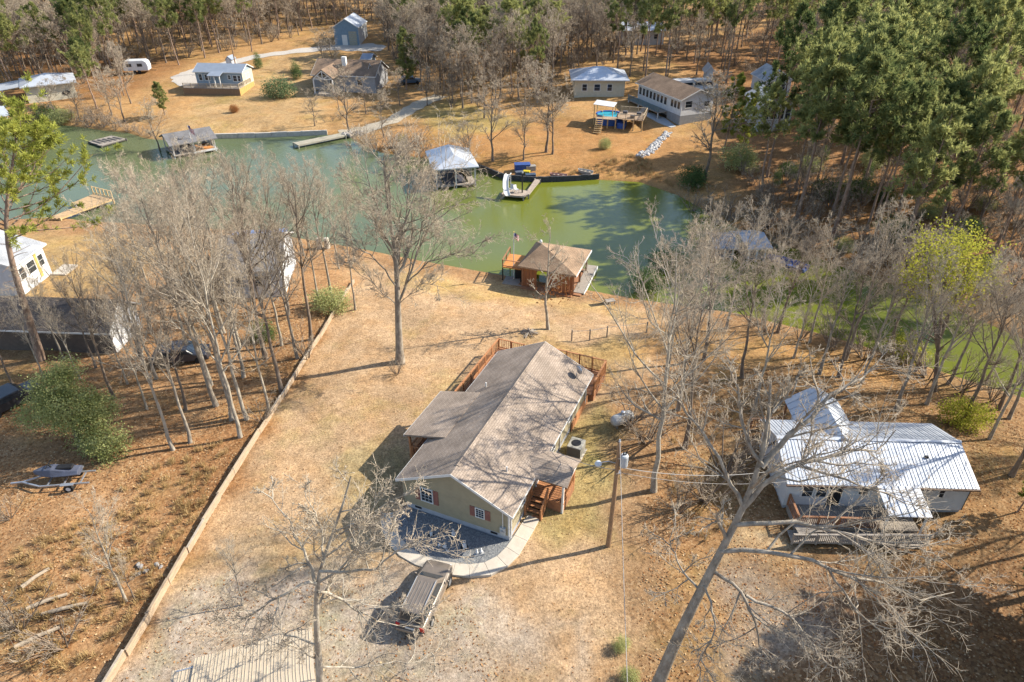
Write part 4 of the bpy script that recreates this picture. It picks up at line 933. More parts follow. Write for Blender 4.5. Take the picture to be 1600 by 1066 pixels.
for x in (-.42, .42): MB().lathe([(.3, -.1), (.33, .1), (.33, 1.0), (.25, 1.25), (.05, 1.32)], 10, (x, 0, 0)).build('pillar', mat('pale_pillar', (.60, .54, .44), .85, .12), t)
# ------------------------------------------------------------------ neighbouring and far houses
def base_house(name, label, A, B, D, ze, rise, ridge, wm, rm, oh=.35, roof='gable', wins=(), doors=(), zdrop=-1.5, trim=True, cat='house'):
    o, a, W = frame(A, B); R = thing(name, label, cat, o, a)
    if roof == 'gable':
        gable_wall(R, W, D, zdrop, ze, rise, ridge, wm); gable_roof(R, W, D, ze, rise, ridge, oh, oh * .8, rm)
        if trim: rakes(R, W, D, ze, rise, ridge, oh, oh * .8, WHITE)
    else:
        box('wall', wm, R, 0, W, 0, D, zdrop, ze - .16); hip_roof(R, W, D, ze, rise, oh, rm)
    for f, u, zc, w, h in wins:
        fm = facemap(f, W, D); window(R, fm, u * (W if f in 'fb' else D), zc, w, h, 1, 2, t=.1)
    for f, u, w, h, m in doors: door(R, facemap(f, W, D), u * (W if f in 'fb' else D), .05, w, h, m, .1)
    return R, W
SHED_R = mat('blue_metal_roof', (.30, .34, .40), .5, .1, 1, metal=.2)
# long manufactured home with a skirted deck
R, W = base_house('manufactured_home', 'long low blue grey home with wood skirted deck on the far left lawn', (311, 141), (383, 143), 4.6, 3.6, .95, 'x', M_BLUEGREY, SHED_R, wins=(('f', .1, 2.4, .8, 1.3), ('f', .25, 2.4, 1.2, 1.2), ('f', .72, 2.5, .7, .9), ('f', .84, 2.3, .9, 1.2), ('f', .93, 2.3, .7, 1.2), ('r', .35, 2.4, .6, 1.1), ('r', .6, 2.4, .6, 1.1)), doors=())
fm = facemap('r', W, 4.6); mb = MB(); fbox(mb, fm, .02, 4.58, .2, 3.35, .006, .03); mb.build('end_wall', M_CREAM, R)
MB().slab((.35 * W, -2.0, 3.1), (.62 * W, -2.0, 3.1), (.62 * W, .2, 3.62), (.35 * W, .2, 3.62), .12).build('porch_roof', SHED_R, R)
for u in (.37, .49, .6): box('porch_post', WHITE, R, u * W - .08, u * W + .08, -1.85, -1.7, 1.0, 3.05)
box('deck', M_WEATHER, R, -1.6, W + .2, -2.6, -.03, .95, 1.05)
sk = mat('skirt_shaded_tone', (.27, .17, .10), .9, .25, 2, stretch=(6, 6, .6)); n = 44
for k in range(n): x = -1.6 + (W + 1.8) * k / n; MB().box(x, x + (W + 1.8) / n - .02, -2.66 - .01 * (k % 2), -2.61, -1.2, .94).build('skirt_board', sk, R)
yel = mat('skirt_sunlit_tone', (.58, .36, .12), .85, .2, 2, stretch=(6, 6, .6))  # sunny side of the same skirt, sunlight painted in as a brighter colour
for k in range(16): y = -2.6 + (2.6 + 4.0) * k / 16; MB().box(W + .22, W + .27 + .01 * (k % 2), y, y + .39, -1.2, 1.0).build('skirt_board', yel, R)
railing(R, [(-1.55, -2.5, 1.06), (W + .1, -2.5, 1.06), (W + .1, 3.0, 1.06)], .8, mat('rail_tan', (.45, .36, .25), .9), 1.6)
# lodge with open truss gable
R, W = base_house('lodge_house', 'brown roofed house with open white truss gable behind bare trees', (492, 140), (588, 146), 8, 3.0, 2.0, 'x', mat('lodge_wall', (.33, .33, .34), .85, .15), SHINGLE_B, wins=(('f', .3, 1.6, 1.1, 1.3), ('f', .75, 1.6, 1.1, 1.3)))
u0 = .12 * W; u1 = .42 * W; um = (u0 + u1) / 2
for q in (((u0 - .3, -3.5, 2.9), (um, -3.5, 4.5), (um, 3.8, 4.5), (u0 - .3, 3.8, 2.9)), ((um, -3.5, 4.5), (u1 + .3, -3.5, 2.9), (u1 + .3, 3.8, 2.9), (um, 3.8, 4.5))): MB().slab(*q, .14).build('porch_roof', SHINGLE_B, R, uv=True)
for a, b in (((u0, 2.75), (u1, 2.75)), ((u0, 2.75), (um, 4.25)), ((um, 4.25), (u1, 2.75)), ((um, 2.75), (um, 4.2)), ((um, 2.75), (u0 + .8, 3.3)), ((um, 2.75), (u1 - .8, 3.3))): MB().bar((a[0], -3.42, a[1]), (b[0], -3.42, b[1]), .1, .16).build('truss_beam', WHITE, R)
for u in (u0, u1): box('porch_post', WHITE, R, u - .1, u + .1, -3.5, -3.3, -1.5, 2.66)
box('chimney', WHITE, R, u1 + .1, u1 + .9, 2.2, 3.0, 3.2, 5.7)
box('porch_floor', M_WEATHER, R, u0 - .3, u1 + .3, -3.6, -.03, -1.2, .1)
R, W = base_house('cream_cottage', 'narrow cream gabled house end lit behind the lodge trees', (575, 142), (586, 139), 4, 3.2, 1.8, 'y', M_CREAM, SHINGLE_B, wins=(('f', .5, 2.0, .6, .9),))
R, W = base_house('small_blue_shed', 'small blue roofed shed beyond the lodge', (567, 108), (580, 109), 3, 2.2, .7, 'x', M_BLUEGREY, SHED_R, cat='shed')
# blue barn
M_BARN = siding_mat('barn_blue', (.20, .29, .37), .3, True); M_BARNW = siding_mat('barn_white_side', (.6, .62, .64), .3, True)
R, W = base_house('metal_barn', 'blue metal barn with white roof at the end of the gravel drive', (524, 71), (562, 71.5), 9.5, 4.0, 1.7, 'y', M_BARN, M_METALROOF, oh=.25, doors=(('f', .42, 1.0, 2.1, WHITE),))
mb = MB(); fbox(mb, facemap('f', W, 9.5), .6 * W, .92 * W, .05, 3.0, .006, .05); dd = mb.build('roller_door', mat('roller_tan', (.36, .35, .28), .7), R)
for k in range(5): mb = MB(); fbox(mb, facemap('f', W, 9.5), .6 * W, .92 * W, .55 + k * .5, .59 + k * .5, .053, .062); mb.build('door_seam', M_BARN, dd)
mb = MB(); fbox(mb, facemap('r', W, 9.5), .05, 9.4, -1, 3.8, .006, .04); mb.build('side_sheet', M_BARNW, R)
# white roofed house
R, W = base_house('white_roof_house', 'cream house with wide white hip roof among bare trees beyond the pool', (897, 153), (975, 151), 7.5, 3.2, 1.5, 'x', M_CREAM, M_METALROOF, roof='hip', oh=.7, wins=(('f', .2, 1.8, 1, 1.3), ('f', .45, 1.8, 1.2, 1.3), ('f', .7, 1.8, 1, 1.3), ('r', .4, 1.8, 1.2, 1.3)))
# lake house: two storeys down slope, long balcony wall facing the water
R, W = base_house('lake_house', 'white lake house with brown roof and long upper windows above the pool', (1061, 196), (1110, 186), 13, 5.0, 1.2, 'y', M_WSIDE, SHINGLE_B, oh=.5, wins=(('f', .22, 3.9, 1.5, 1.2), ('f', .8, 3.7, 1.2, 1.0)), zdrop=-2)
box('lower_storey', mat('lower_grey', (.30, .30, .30), .9, .15, 2), R, -.06, W + .03, -.04, 12.9, -2, 2.2)
fl = facemap('l', W, 13)
for k in range(3): window(R, fl, 13 - .7 - k * .95, 3.7, .85, 1.25, 1, 1, t=.08)
for k in range(8): window(R, fl, .8 + k * 1.1, 3.6, .9, 1.35, 1, 1, t=.09)
mb = MB(); fbox(mb, fl, .2, 9.4, -1.9, 1.5, .07, .09); mb.build('painted_shade_panel', M_BLACK, R)  # flat black sheet on the wall, painting in the shade below the balcony
box('balcony', M_WEATHER, R, -1.9, -.08, 3.6, 13.2, 1.95, 2.08); railing(R, [(-1.85, 3.65, 2.09), (-1.85, 13.1, 2.09)], .85, mat('balcony_teal', (.16, .25, .27), .7), 1.5)
for y in (3.75, 6.8, 9.8, 13.0): box('balcony_post', WHITE, R, -1.85, -1.71, y - .07, y + .07, -2, 1.94)
MB().bar((-1.9, 7.6, 2.0), (-4.4, 7.3, -.6), .9, .12).build('stairs', M_WEATHER, R)
box('side_shed', M_BLUEGREY, R, -3.4, -1.0, 13.6, 16.2, -1.5, 1.5)
R.location.z -= .7
pts = [(1003, 178), (1016, 176), (1040, 186), (1056, 198), (1048, 200), (1028, 192)]; w = [G(*p) for p in pts]
tag(MB().prism([(p.x, p.y) for p in w], [p.z - .3 for p in w], [p.z + .08 for p in w]).build('patio', mat('patio_blue', (.48, .49, .50), .9, .15)), kind='structure')
# pool deck
R, W = frame((932, 200), (1004, 206))[0:1][0], 0
o, a, W = frame((930, 200), (1003, 207)); R = thing('pool_deck', 'raised wooden deck with a round blue pool on the orange far bank', 'pool deck', o, a)
zd = 1.7; D = 5.0
planks(R, W * .42, W, .2, D, zd, mat('pool_boards', (.46, .33, .22), .9, .2, 2), .25, 'x'); planks(R, 0, W * .42, -.6, 1.1, zd, MATS['pool_boards'], .25, 'x')
for x in (.15, W * .25, W * .42, W * .6, W * .8, W - .15):
    for y in (.3, D - .2): box('pile', M_NEWWOOD, R, x - .09, x + .09, y - .09, y + .09, -1.2, zd - .05)
railing(R, [(W * .45, .25, zd), (W - .05, .25, zd), (W - .05, D - .05, zd), (W * .42, D - .05, zd)], .85, mat('rail_tan', (.45, .36, .25), .9), 1.3)
rad = 2.2; pc = (W * .22, 3.4); pw = MB().lathe([(rad, -.8), (rad, zd - .25), (rad + .12, zd - .22), (rad + .12, zd - .16), (rad - .12, zd - .16), (rad - .12, zd - .5)], 28, (*pc, 0)).build('pool_wall', mat('pool_blue_wall', (.04, .12, .42), .5), R)
MB().lathe([(.05, zd - .35), (rad - .13, zd - .35), (rad - .13, zd - .34), (.05, zd - .34)], 28, (*pc, 0)).build('pool_water', mat('pool_water', (.05, .42, .55), .08, .1, spec=.6), pw)
MB().box(W * .45, W * .62, .6, 2.6, -1, .9).build('blue_tarp', mat('pool_blue_wall', (.04, .12, .42), .5), R)
MB().slab((-.8, 1.4, zd + 1.7), (W * .34, 1.4, zd + 1.5), (W * .34, 4.4, zd + 1.5), (-.8, 4.4, zd + 1.7), .08).build('canopy', mat('canopy_white', (.62, .62, .62), .7), R)
for x in (-.6, W * .32):
    for y in (1.5, 4.2): box('canopy_post', M_NEWWOOD, R, x - .06, x + .06, y - .06, y + .06, -1.2, zd + 1.5)
for k in range(7): MB().box(W * .16 - 1, W * .16 + .1, -.65 - .3 * (k + 1), -.65 - .3 * k, zd - .24 * (k + 1) - .06, zd - .24 * (k + 1)).build('step', M_NEWWOOD, R)
for x in (W * .16 - 1.0, W * .16 + .1): MB().bar((x, -.65, zd + .7), (x, -2.7, -.9), .08, .12).build('stair_rail', M_NEWWOOD, R)
for x, y in ((W * .55, 3.6), (W * .75, 1.4), (W * .85, 3.4)):
    box('deck_seat', mat('seat_dark', (.10, .10, .11), .7), R, x - .35, x + .35, y - .35, y + .35, zd + .02, zd + .45)
# house on the right, screened porch
R, W = base_house('screened_house', 'grey house with screened porch half hidden by trees on the right bank', (1184, 207), (1232, 203), 7, 4.4, 1.3, 'y', mat('grey_wall', (.50, .51, .52), .85, .1), SHINGLE_L, wins=(('f', .16, 2.9, 1.1, 1.9), ('f', .4, 2.9, 1.1, 1.9), ('f', .64, 2.9, 1.1, 1.9), ('f', .86, 2.9, 1.0, 1.9)), zdrop=-2)
R, W = base_house('white_cottage', 'small white cottage behind the screened house', (1192, 152), (1232, 150), 6, 3.0, 1.5, 'y', M_WSIDE, SHINGLE_L, wins=(('f', .3, 1.7, .9, 1.1), ('f', .7, 1.7, .9, 1.1)))
R, W = base_house('far_white_house', 'long white roofed house far back among bare trees', (972, 71), (1036, 70), 8, 3.2, 1.2, 'x', M_WSIDE, M_METALROOF, wins=(('f', .2, 1.8, 1, 1.2), ('f', .5, 1.8, 1, 1.2), ('f', .8, 1.8, 1, 1.2)))
R, W = base_house('tall_white_shed', 'small white shed deep in the trees on the right bank', (1102, 130), (1112, 130), 3, 2.4, .8, 'y', M_WSIDE, M_METALROOF, cat='shed')
# left shore garage
R, W = base_house('shore_house', 'white walled house with silver hip roof on the far left shore', (46, 162), (122, 152), 8, 3.0, 1.3, 'x', M_CREAM, M_METALROOF, roof='hip', oh=.6, wins=(('f', .35, 1.6, 1.0, 1.2),))
MB().slab((-4.0, 1.0, 2.6), (-.1, 1.0, 2.95), (-.1, 7.5, 2.95), (-4.0, 7.5, 2.6), .1).build('side_roof', M_METALROOF, R)
for y in (1.2, 7.2): box('side_post', WHITE, R, -3.9, -3.75, y - .07, y + .07, -1.5, 2.55)
MB().ell((.8 * W, -.06, 1.2), (.7, .05, .4)).build('wall_ornament', M_BLACK, R)
# silver roofed boathouse
def covered_dock(name, label, A, B, D, ze, rise, ridge, rm, hip=True):
    a = Vector((*onz(*A, .5), 0)); b = Vector((*onz(*B, .5), 0)); d = b - a; W = d.length; R = thing(name, label, 'boathouse', a, math.atan2(d.y, d.x))
    if hip: hip_roof(R, W, D, ze, rise, .4, rm, inset=W * .33)
    else: gable_roof(R, W, D, ze, rise, ridge, .4, .4, rm)
    for x in (.1, W / 2, W - .1):
        for y in (.1, D - .1): box('post', WHITE, R, x - .08, x + .08, y - .08, y + .08, -1.5, ze - .18)
    for x0, x1, y0, y1 in ((0, W, -.1, .9), (0, .9, .92, D), (W - .9, W, .92, D)): box('walk', M_WEATHER, R, x0, x1, y0, y1, .3, .42)
    return R, W
R, W = covered_dock('silver_boathouse', 'boathouse with silver hip roof near the right end of the big bare tree', (682, 291), (744, 286), 7.5, 2.9, 1.3, 'x', M_METALROOF)
box('back_wall', M_CREAM, R, W - .14, W - .06, 3, 7.2, .43, 2.7); box('pontoon_boat', mat('dark_boat', (.08, .08, .1), .5), R, 1.3, W - 1.4, .5, 5.5, .1, .8, bevel=.1)
R, W = covered_dock('shingled_boathouse', 'shingled boat dock with orange floor and flag on the far left shore', (272, 243), (338, 231), 5.5, 2.2, .95, 'x', SHINGLE_G, hip=False)
box('orange_floor', mat('orange_deck', (.60, .255, .075), .8), R, W * .55, W - .2, .2, 3.5, .44, .5); box('white_edge', WHITE, R, W * .45, W + .1, -.3, -.12, .3, .55); box('end_wall', WHITE, R, W - .05, W + .03, 1.5, 5.2, .43, 2.0)
box('covered_boat', mat('dark_boat', (.08, .08, .1), .5), R, 1.0, W * .5, 1.2, 4.5, .1, 1.2, bevel=.2)
flag('shore_flag', 'red and white striped flag above the shingled boat dock', Vector((*onz(303, 236, .5), .45)), 4.0, 1.4, MATS['pole_white'], -.4)
R, W = covered_dock('edge_boathouse', 'covered boat dock cut off by the left edge of the photo', (-30, 206), (18, 198), 6, 2.6, .8, 'x', M_METALROOF, hip=False)
R, W = covered_dock('creek_boathouse', 'low silver roofed dock behind bare trees on the right creek bank', (1168, 404), (1196, 402), 4, 1.9, .6, 'x', M_METALROOF, hip=False)
R, W = covered_dock('creek_shelter', 'small grey covered dock left of the silver creek dock', (1118, 400), (1146, 400), 3.5, 1.7, .6, 'x', SHINGLE_L, hip=False)
small_boat(1228, 414, 4.5, 1.8, (.05, .10, .28), 'dark blue boat moored on the shaded right creek', .8, 0)
# left neighbour houses
R, W = base_house('grey_roof_house', 'white house with pale grey roof cut by the left edge behind the pine', (37, 462), (82, 427), 9.5, 3.3, 1.6, 'x', M_WSIDE, SHINGLE_L, wins=(('f', .2, 1.9, .9, 1.3), ('f', .5, 1.9, 1.3, 1.3), ('f', .82, 1.9, .9, 1.3), ('l', .3, 1.6, 1.3, 1.4), ('l', .7, 1.6, 1.3, 1.4)))
box('step_pad', M_CONC, R, W * .9, W + 1.8, -1.6, -.1, -.4, .12); box('yellow_panel', mat('panel_yellow', (.55, .42, .12), .7), R, W * .66, W * .74, -.045, -.008, .4, 2.9)
R, W = base_house('dark_roof_house', 'dark roofed house with white gable end hidden in the left wood', (182, 552), (222, 511), 13, 2.5, 1.5, 'y', mat('shade_dark_wall', (.13, .10, .08), .9), SHINGLE_D, oh=.4)  # walls off the sun get their shade as a dark colour
mb = MB(); mb.extr([(.05, -.5), (.05, 2.25), (W / 2, 3.75), (W - .05, 2.25), (W - .05, -.5)], 'y', -.04, -.005).build('gable_end', M_WSIDE, R)
window(R, facemap('f', W, 13), W / 2, 2.2, .7, .8, 1, 2)
R, W = base_house('wood_house', 'grey roofed house with white end wall among the left bare trees', (352, 468), (446, 463), 8, 3.1, 1.7, 'x', M_WSIDE, SHINGLE_G, wins=(('f', .3, 1.7, .9, 1.2), ('f', .6, 1.7, .9, 1.2), ('r', .5, 1.8, 1.2, 1.2)))
box('blue_lit_eave', mat('eave_blue_light', (.16, .26, .50), .5), R, -.5, W * .9, 8.3, 9.8, 2.6, 2.75)  # stands for the roof edge; its blue is skylight put into the colour
# far small things
R, W = base_house('garden_shed', 'tiny grey shed with white end beside the gravel drive', (356, 111), (364, 111.5), 2.0, 2.3, .6, 'y', M_WSIDE, SHED_R, oh=.12, cat='shed', trim=False)
t = thing('far_pole', 'slim utility pole rising beside the tiny grey shed', 'utility pole', G(370, 111)); MB().tube([(0, 0, -.3), (0, 0, 9)], .15, 7, .1).build('pole', MATS['pole_wood'], t); MB().box(-.7, .7, -.06, .06, 8.3, 8.45).build('crossarm', MATS['pole_wood'], t)
def camper():
    t = thing('camper_trailer', 'rounded white camper trailer parked at the edge of the far left wood', 'camper', G(217, 114), .15)
    prof = [(-2.4, .6), (-2.5, 1.3), (-2.3, 2.2), (-1.8, 2.6), (1.8, 2.6), (2.3, 2.3), (2.5, 1.5), (2.4, .6)]
    MB().extr(prof[::-1], 'y', -1.1, 1.1).build('body', mat('camper_white', (.68, .69, .70), .4, .06), t, bevel=.12)
    for x in (-1.2, .9): MB().box(x - .5, x + .5, -1.13, -1.105, 1.4, 2.0).build('window', M_GLASS, t)
    MB().box(-.35, .3, -1.13, -1.105, .7, 2.2).build('door', WHITE, t)
    for x in (-.4, .5): MB().lathe([(.1, -.1), (.35, -.1), (.35, .1), (.1, .1)], 12, (x, -1.0, .35), 'y').build('wheel', mat('tyre_rubber', (.02, .02, .02)), t)
    MB().bar((2.4, 0, .5), (3.6, 0, .45), .1).build('hitch', M_BLACK, t)
camper()
def car(px, py, rz, col, label, name='parked_car', tall=0, sc=1.0):
    t = thing(name, label, 'car', G(px, py), rz, 'vehicles parked behind the far houses', sc); m = mat('paint_%s_%d' % (name, px), col, .3, .05, 2, spec=.6)
    pr = [(-2.2, .3), (-2.25, .85), (-1.9, .95), (-1.6, 1.45 + tall), (.6, 1.48 + tall), (1.1, .98), (2.1, .85), (2.2, .35)] if not tall else [(-2.4, .35), (-2.45, 1.1), (-2.4, 1.7 + tall), (1.0, 1.75 + tall), (1.4, 1.15), (2.3, 1.05), (2.35, .4)]
    MB().extr(pr[::-1], 'y', -.85, .85).build('body', m, t, bevel=.08)
    zt = 1.38 + tall
    for sg in (-.862, .862): MB().extr([(-1.55, 1.0), (-1.4, zt - .05), (.5, zt - .05), (.85, 1.0)][::-1] if not tall else [(-2.1, 1.15), (-2.1, 1.6), (.9, 1.6), (1.15, 1.15)][::-1], 'y', sg - .008, sg + .008).build('side_window', M_GLASS, t)
    MB().slab((1.08, -.7, 1.03), (1.08, .7, 1.03), (.66, .68, 1.42 + tall), (.66, -.68, 1.42 + tall), -.02).build('windshield', M_GLASS, t) if not tall else MB().slab((1.44, -.7, 1.2), (1.44, .7, 1.2), (1.06, .68, 1.7 + tall * .7), (1.06, -.68, 1.7 + tall * .7), -.02).build('windshield', M_GLASS, t)
    for x in (-1.4, 1.4):
        for y in (-.78, .78): MB().lathe([(.12, -.1), (.33, -.1), (.33, .1), (.12, .1)], 12, (x, y, .33), 'y').build('wheel', MATS['tyre_rubber'], t)
car(1050, 146, .1, (.7, .7, .72), 'white hatchback parked behind the lake house')
car(1070, 142, .2, (.68, .68, .68), 'boxy white van right of the hatchback behind the lake house', 'parked_van', .35)
car(1100, 141, .1, (.45, .47, .48), 'silver van under the pines right of the boxy white van', 'parked_van', .3)
car(1103, 153, .3, (.40, .42, .43), 'grey pickup at the right end of the lake house', 'parked_truck', .15)
car(641, 131, .2, (.06, .12, .20), 'dark blue car in the shade of the round pine', 'parked_car')
car(20, 634, 1.0, (.03, .03, .035), 'dark vehicle behind the evergreen tree at the left edge', 'parked_car')
car(287, 563, .2, (.05, .05, .06), 'black car parked in the leaf covered left wood', 'parked_car')
# boat trailer with a jet ski
p = G(95, 757); t = thing('boat_trailer', 'silver boat trailer with two wheels in front of the evergreen tree', 'trailer', p, .12)
for y in (-.55, .55): MB().bar((-.9, y, .45), (2.1, y, .45), .09).build('side_rail', M_STEEL, t); MB().bar((-.9, y, .45), (-2.2, 0, .45), .09).build('tongue_arm', M_STEEL, t)
MB().bar((-2.1, 0, .45), (-2.9, 0, .42), .1).build('tongue', M_STEEL, t)
for x in (-.5, .5, 1.5): MB().bar((x, -.6, .4), (x, .6, .4), .07).build('cross_bar', M_STEEL, t)
for y in (-.78, .78):
    w_ = MB().lathe([(.12, -.09), (.3, -.09), (.3, .09), (.12, .09)], 14, (.9, y, .3), 'y').build('wheel', MATS['tyre_rubber'], t); MB().lathe([(.03, -.095), (.15, -.095), (.15, .095), (.03, .095)], 10, (.9, y, .3), 'y').build('rim', WHITE, w_)
    MB().box(.5, 1.3, y - .12, y + .12, .62, .66).build('fender', M_STEEL, t)
p = G(94, 751); t = thing('jet_ski', 'dark blue and white jet ski resting on the silver trailer', 'jet ski', p + Vector((.1, .0, .5)), .12)
secs = [[(x, -w, .25 + z), (x, -w * .5, z), (x, w * .5, z), (x, w, .25 + z), (x, w * .6, .25 + z + h), (x, -w * .6, .25 + z + h)] for x, w, z, h in ((1.4, .45, .05, .15), (.6, .5, .02, .3), (-.2, .5, .02, .45), (-.8, .38, .08, .35), (-1.4, .08, .22, .05))]
V = [q for s in secs for q in s]; F = [(i * 6 + j, (i + 1) * 6 + j, (i + 1) * 6 + (j + 1) % 6, i * 6 + (j + 1) % 6) for i in range(4) for j in range(6)] + [tuple(range(6)), tuple(29 - j for j in range(6))]
MB().add(V, F).build('hull', mat('ski_blue', (.09, .10, .14), .5), t, bevel=.03); MB().box(.1, 1.1, -.2, .2, .58, .75).build('seat', M_BLACK, t, bevel=.06); MB().bar((-.35, -.4, .95), (-.35, .4, .95), .05).bar((-.2, 0, .65), (-.35, 0, .95), .06).build('handlebar', M_BLACK, t)
# ------------------------------------------------------------------ vegetation generators
def tubes(batches):
    V = []; F = []; base = 0
    for P, Rr, n in batches:
        N, K, _ = P.shape; T = np.empty_like(P); T[:, 1:-1] = P[:, 2:] - P[:, :-2]; T[:, 0] = P[:, 1] - P[:, 0]; T[:, -1] = P[:, -1] - P[:, -2]
        T /= np.linalg.norm(T, axis=2, keepdims=True) + 1e-9
        ref = np.where((np.abs(T[:, :1, 2:]) > .8), np.array([[[1., 0, 0]]]), np.array([[[0, 0, 1.]]])); A = np.cross(T, np.broadcast_to(ref, T.shape)); A /= np.linalg.norm(A, axis=2, keepdims=True) + 1e-9; B = np.cross(T, A)
        th = 2 * np.pi * np.arange(n) / n
        ring = P[:, :, None] + Rr[:, :, None, None] * (A[:, :, None] * np.cos(th)[None, None, :, None] + B[:, :, None] * np.sin(th)[None, None, :, None])
        V.append(ring.reshape(-1, 3)); ii = np.arange(N * K * n).reshape(N, K, n); j2 = np.roll(ii, -1, axis=2)
        F.append(np.stack([ii[:, :-1], j2[:, :-1], j2[:, 1:], ii[:, 1:]], -1).reshape(-1, 4) + base); base += N * K * n
    return np.concatenate(V), np.concatenate(F)
def unit(v): return v / (np.linalg.norm(v, axis=-1, keepdims=True) + 1e-9)
def sprout(P, Rr, n, t0, t1, ang, asd, ratio, K, wob, up, r_rel, rng, lenfn=None, rmin=.006, even=False, maxr=None):
    N = len(P); Kp = P.shape[1]
    t = rng.uniform(t0, t1, (N, n)) if not even else np.clip(np.linspace(t0, t1, n)[None] + rng.normal(0, .5 * (t1 - t0) / n, (N, n)), t0, t1)
    t = t.ravel(); pi = np.repeat(np.arange(N), n); f = t * (Kp - 1); i = np.minimum(f.astype(int), Kp - 2); w = (f - i)[:, None]
    p0 = P[pi, i] * (1 - w) + P[pi, i + 1] * w; r0 = Rr[pi, i] * (1 - w[:, 0]) + Rr[pi, i + 1] * w[:, 0]; tan = unit(P[pi, i + 1] - P[pi, i])
    plen = np.linalg.norm(np.diff(P, axis=1), axis=2).sum(1)[pi]
    rv = unit(rng.normal(size=(len(t), 3))); perp = unit(rv - (rv * tan).sum(1)[:, None] * tan)
    a = np.radians(rng.normal(ang, asd, len(t)))[:, None]; d = unit(tan * np.cos(a) + perp * np.sin(a))
    L = plen * ratio * rng.uniform(.6, 1.15, len(t)) * (lenfn(t) if lenfn else (1.15 - .6 * t))
    Q = np.empty((len(t), K, 3)); Q[:, 0] = p0; st = (L / (K - 1))[:, None]
    for k in range(1, K):
        d = unit(d + rng.normal(0, wob, d.shape) + np.array([0, 0, up])); Q[:, k] = Q[:, k - 1] + d * st
    rs = np.maximum(r0 * r_rel, rmin)
    if maxr: rs = np.minimum(rs, maxr)
    R2 = rs[:, None] * np.linspace(1, .32, K)[None]; R2 = np.maximum(R2, rmin * .6)
    return Q, R2
def arr_poly(pts, K=12):
    P = np.array(pts, float); s = np.r_[0, np.cumsum(np.linalg.norm(np.diff(P, axis=0), axis=1))]; u = np.linspace(0, s[-1], K)
    # smooth by re-sampling twice
    Q = np.stack([np.interp(u, s, P[:, j]) for j in range(3)], 1)
    for _ in range(2): Q[1:-1] = .25 * Q[:-2] + .5 * Q[1:-1] + .25 * Q[2:]
    return Q
BARK = mat('bark_grey_tan', (.13, .105, .080), .95, 0, 3.5, .6, 12, col2=(.36, .31, .245), stretch=(1, 1, .45)); TWIG = mat('twig_pale', (.41, .335, .245), .95, .18, .7)
BARK2 = mat('bark_brown', (.10, .075, .055), .95, 0, 3.5, .6, 12, col2=(.24, .185, .14), stretch=(1, 1, .4)); TWIG2 = mat('twig_grey', (.36, .29, .21), .95, .2, .7)
BARKP = mat('bark_pine', (.13, .085, .06), .95, 0, 4.0, .6, 10, col2=(.33, .235, .175), stretch=(1, 1, .4))
BARKW = mat('bark_pale', (.17, .14, .105), .95, 0, 3.0, .6, 12, col2=(.46, .405, .32), stretch=(1, 1, .45))
def hardwood(seed, h=16, r=.22, lean=(0, 0), fork=.3, limbs=11, ang=38, n2=7, n3=6, n4=5, trunk=None, extra=None, lim_ratio=.62, up=.10, twig=.0085, bark=BARK, twm=TWIG, topw=.35, dense4=True):
    rng = np.random.default_rng(seed)
    if trunk is None:
        K = 12; z = np.linspace(0, h, K); x = lean[0] * z / h + np.cumsum(rng.normal(0, .09, K)) * h / 16; y = lean[1] * z / h + np.cumsum(rng.normal(0, .09, K)) * h / 16
        T = np.stack([x - x[0], y - y[0], z - .25], 1)
    else: T = trunk
    K = len(T); u = np.linspace(0, 1, K); TR = r * (1.0 - .86 * u ** .9); TR[0] *= 1.35; TR[1] *= 1.06
    tb = [(T[None], TR[None], 10)]; crown = []
    lf = lambda t: np.interp(t, [0, fork, fork + .15, .7, 1.0], [.35, .7, 1.0, .8, .35])
    Q, QR = sprout(T[None], TR[None], limbs, fork, .98, ang, 9, lim_ratio, 7, .11, up, .62, rng, lf, even=True)
    tb.append((Q, QR, 6))
    if extra is not None:
        E = np.stack([arr_poly(e[0], 13) for e in extra]); jit = rng.normal(0, 1, E.shape); jit = (jit + np.roll(jit, 1, 1)) * .5; jit[:, 0] = 0; E += jit * .16 * np.linspace(.3, 1.2, 13)[None, :, None]; ER = np.array([e[1] for e in extra])[:, None] * np.linspace(1, .16, 13)[None]
        tb.append((E, ER, 7)); A0, A0R = sprout(E, ER, 5, .15, .95, 48, 14, .42, 7, .20, up, .6, rng, rmin=.03); tb.append((A0, A0R, 5))
        E7 = E[:, ::2]; Q = np.concatenate([Q, E7, A0]); QR = np.concatenate([QR, ER[:, ::2], A0R])
    # second order from limbs and trunk tip
    A, AR = sprout(Q, QR, n2, .18, 1.0, 42, 12, .48, 5, .20, up, .6, rng, rmin=.014); tb.append((A, AR, 4))
    B, BR = sprout(np.concatenate([A]), AR, n3, .15, 1.0, 42, 14, .5, 4, .16, up * .8, .62, rng, rmin=.0095); crown.append((B, BR, 3))
    if n4:
        C, CR = sprout(B, BR, n4, .15, 1.0, 45, 15, .55, 3, .18, up * .6, .65, rng, rmin=twig); crown.append((C, CR, 3))
        C2, CR2 = sprout(A, AR, 3, .3, 1.0, 45, 15, .25, 3, .18, up, .4, rng, rmin=twig); crown.append((C2, CR2, 3))
    V, F = tubes(tb); V2, F2 = tubes(crown)
    top = float(np.percentile(V2[:, 2], 99.8))
    return mesh_np('trunk', V, F, bark, True), mesh_np('twigs', V2, F2, twm, False), top
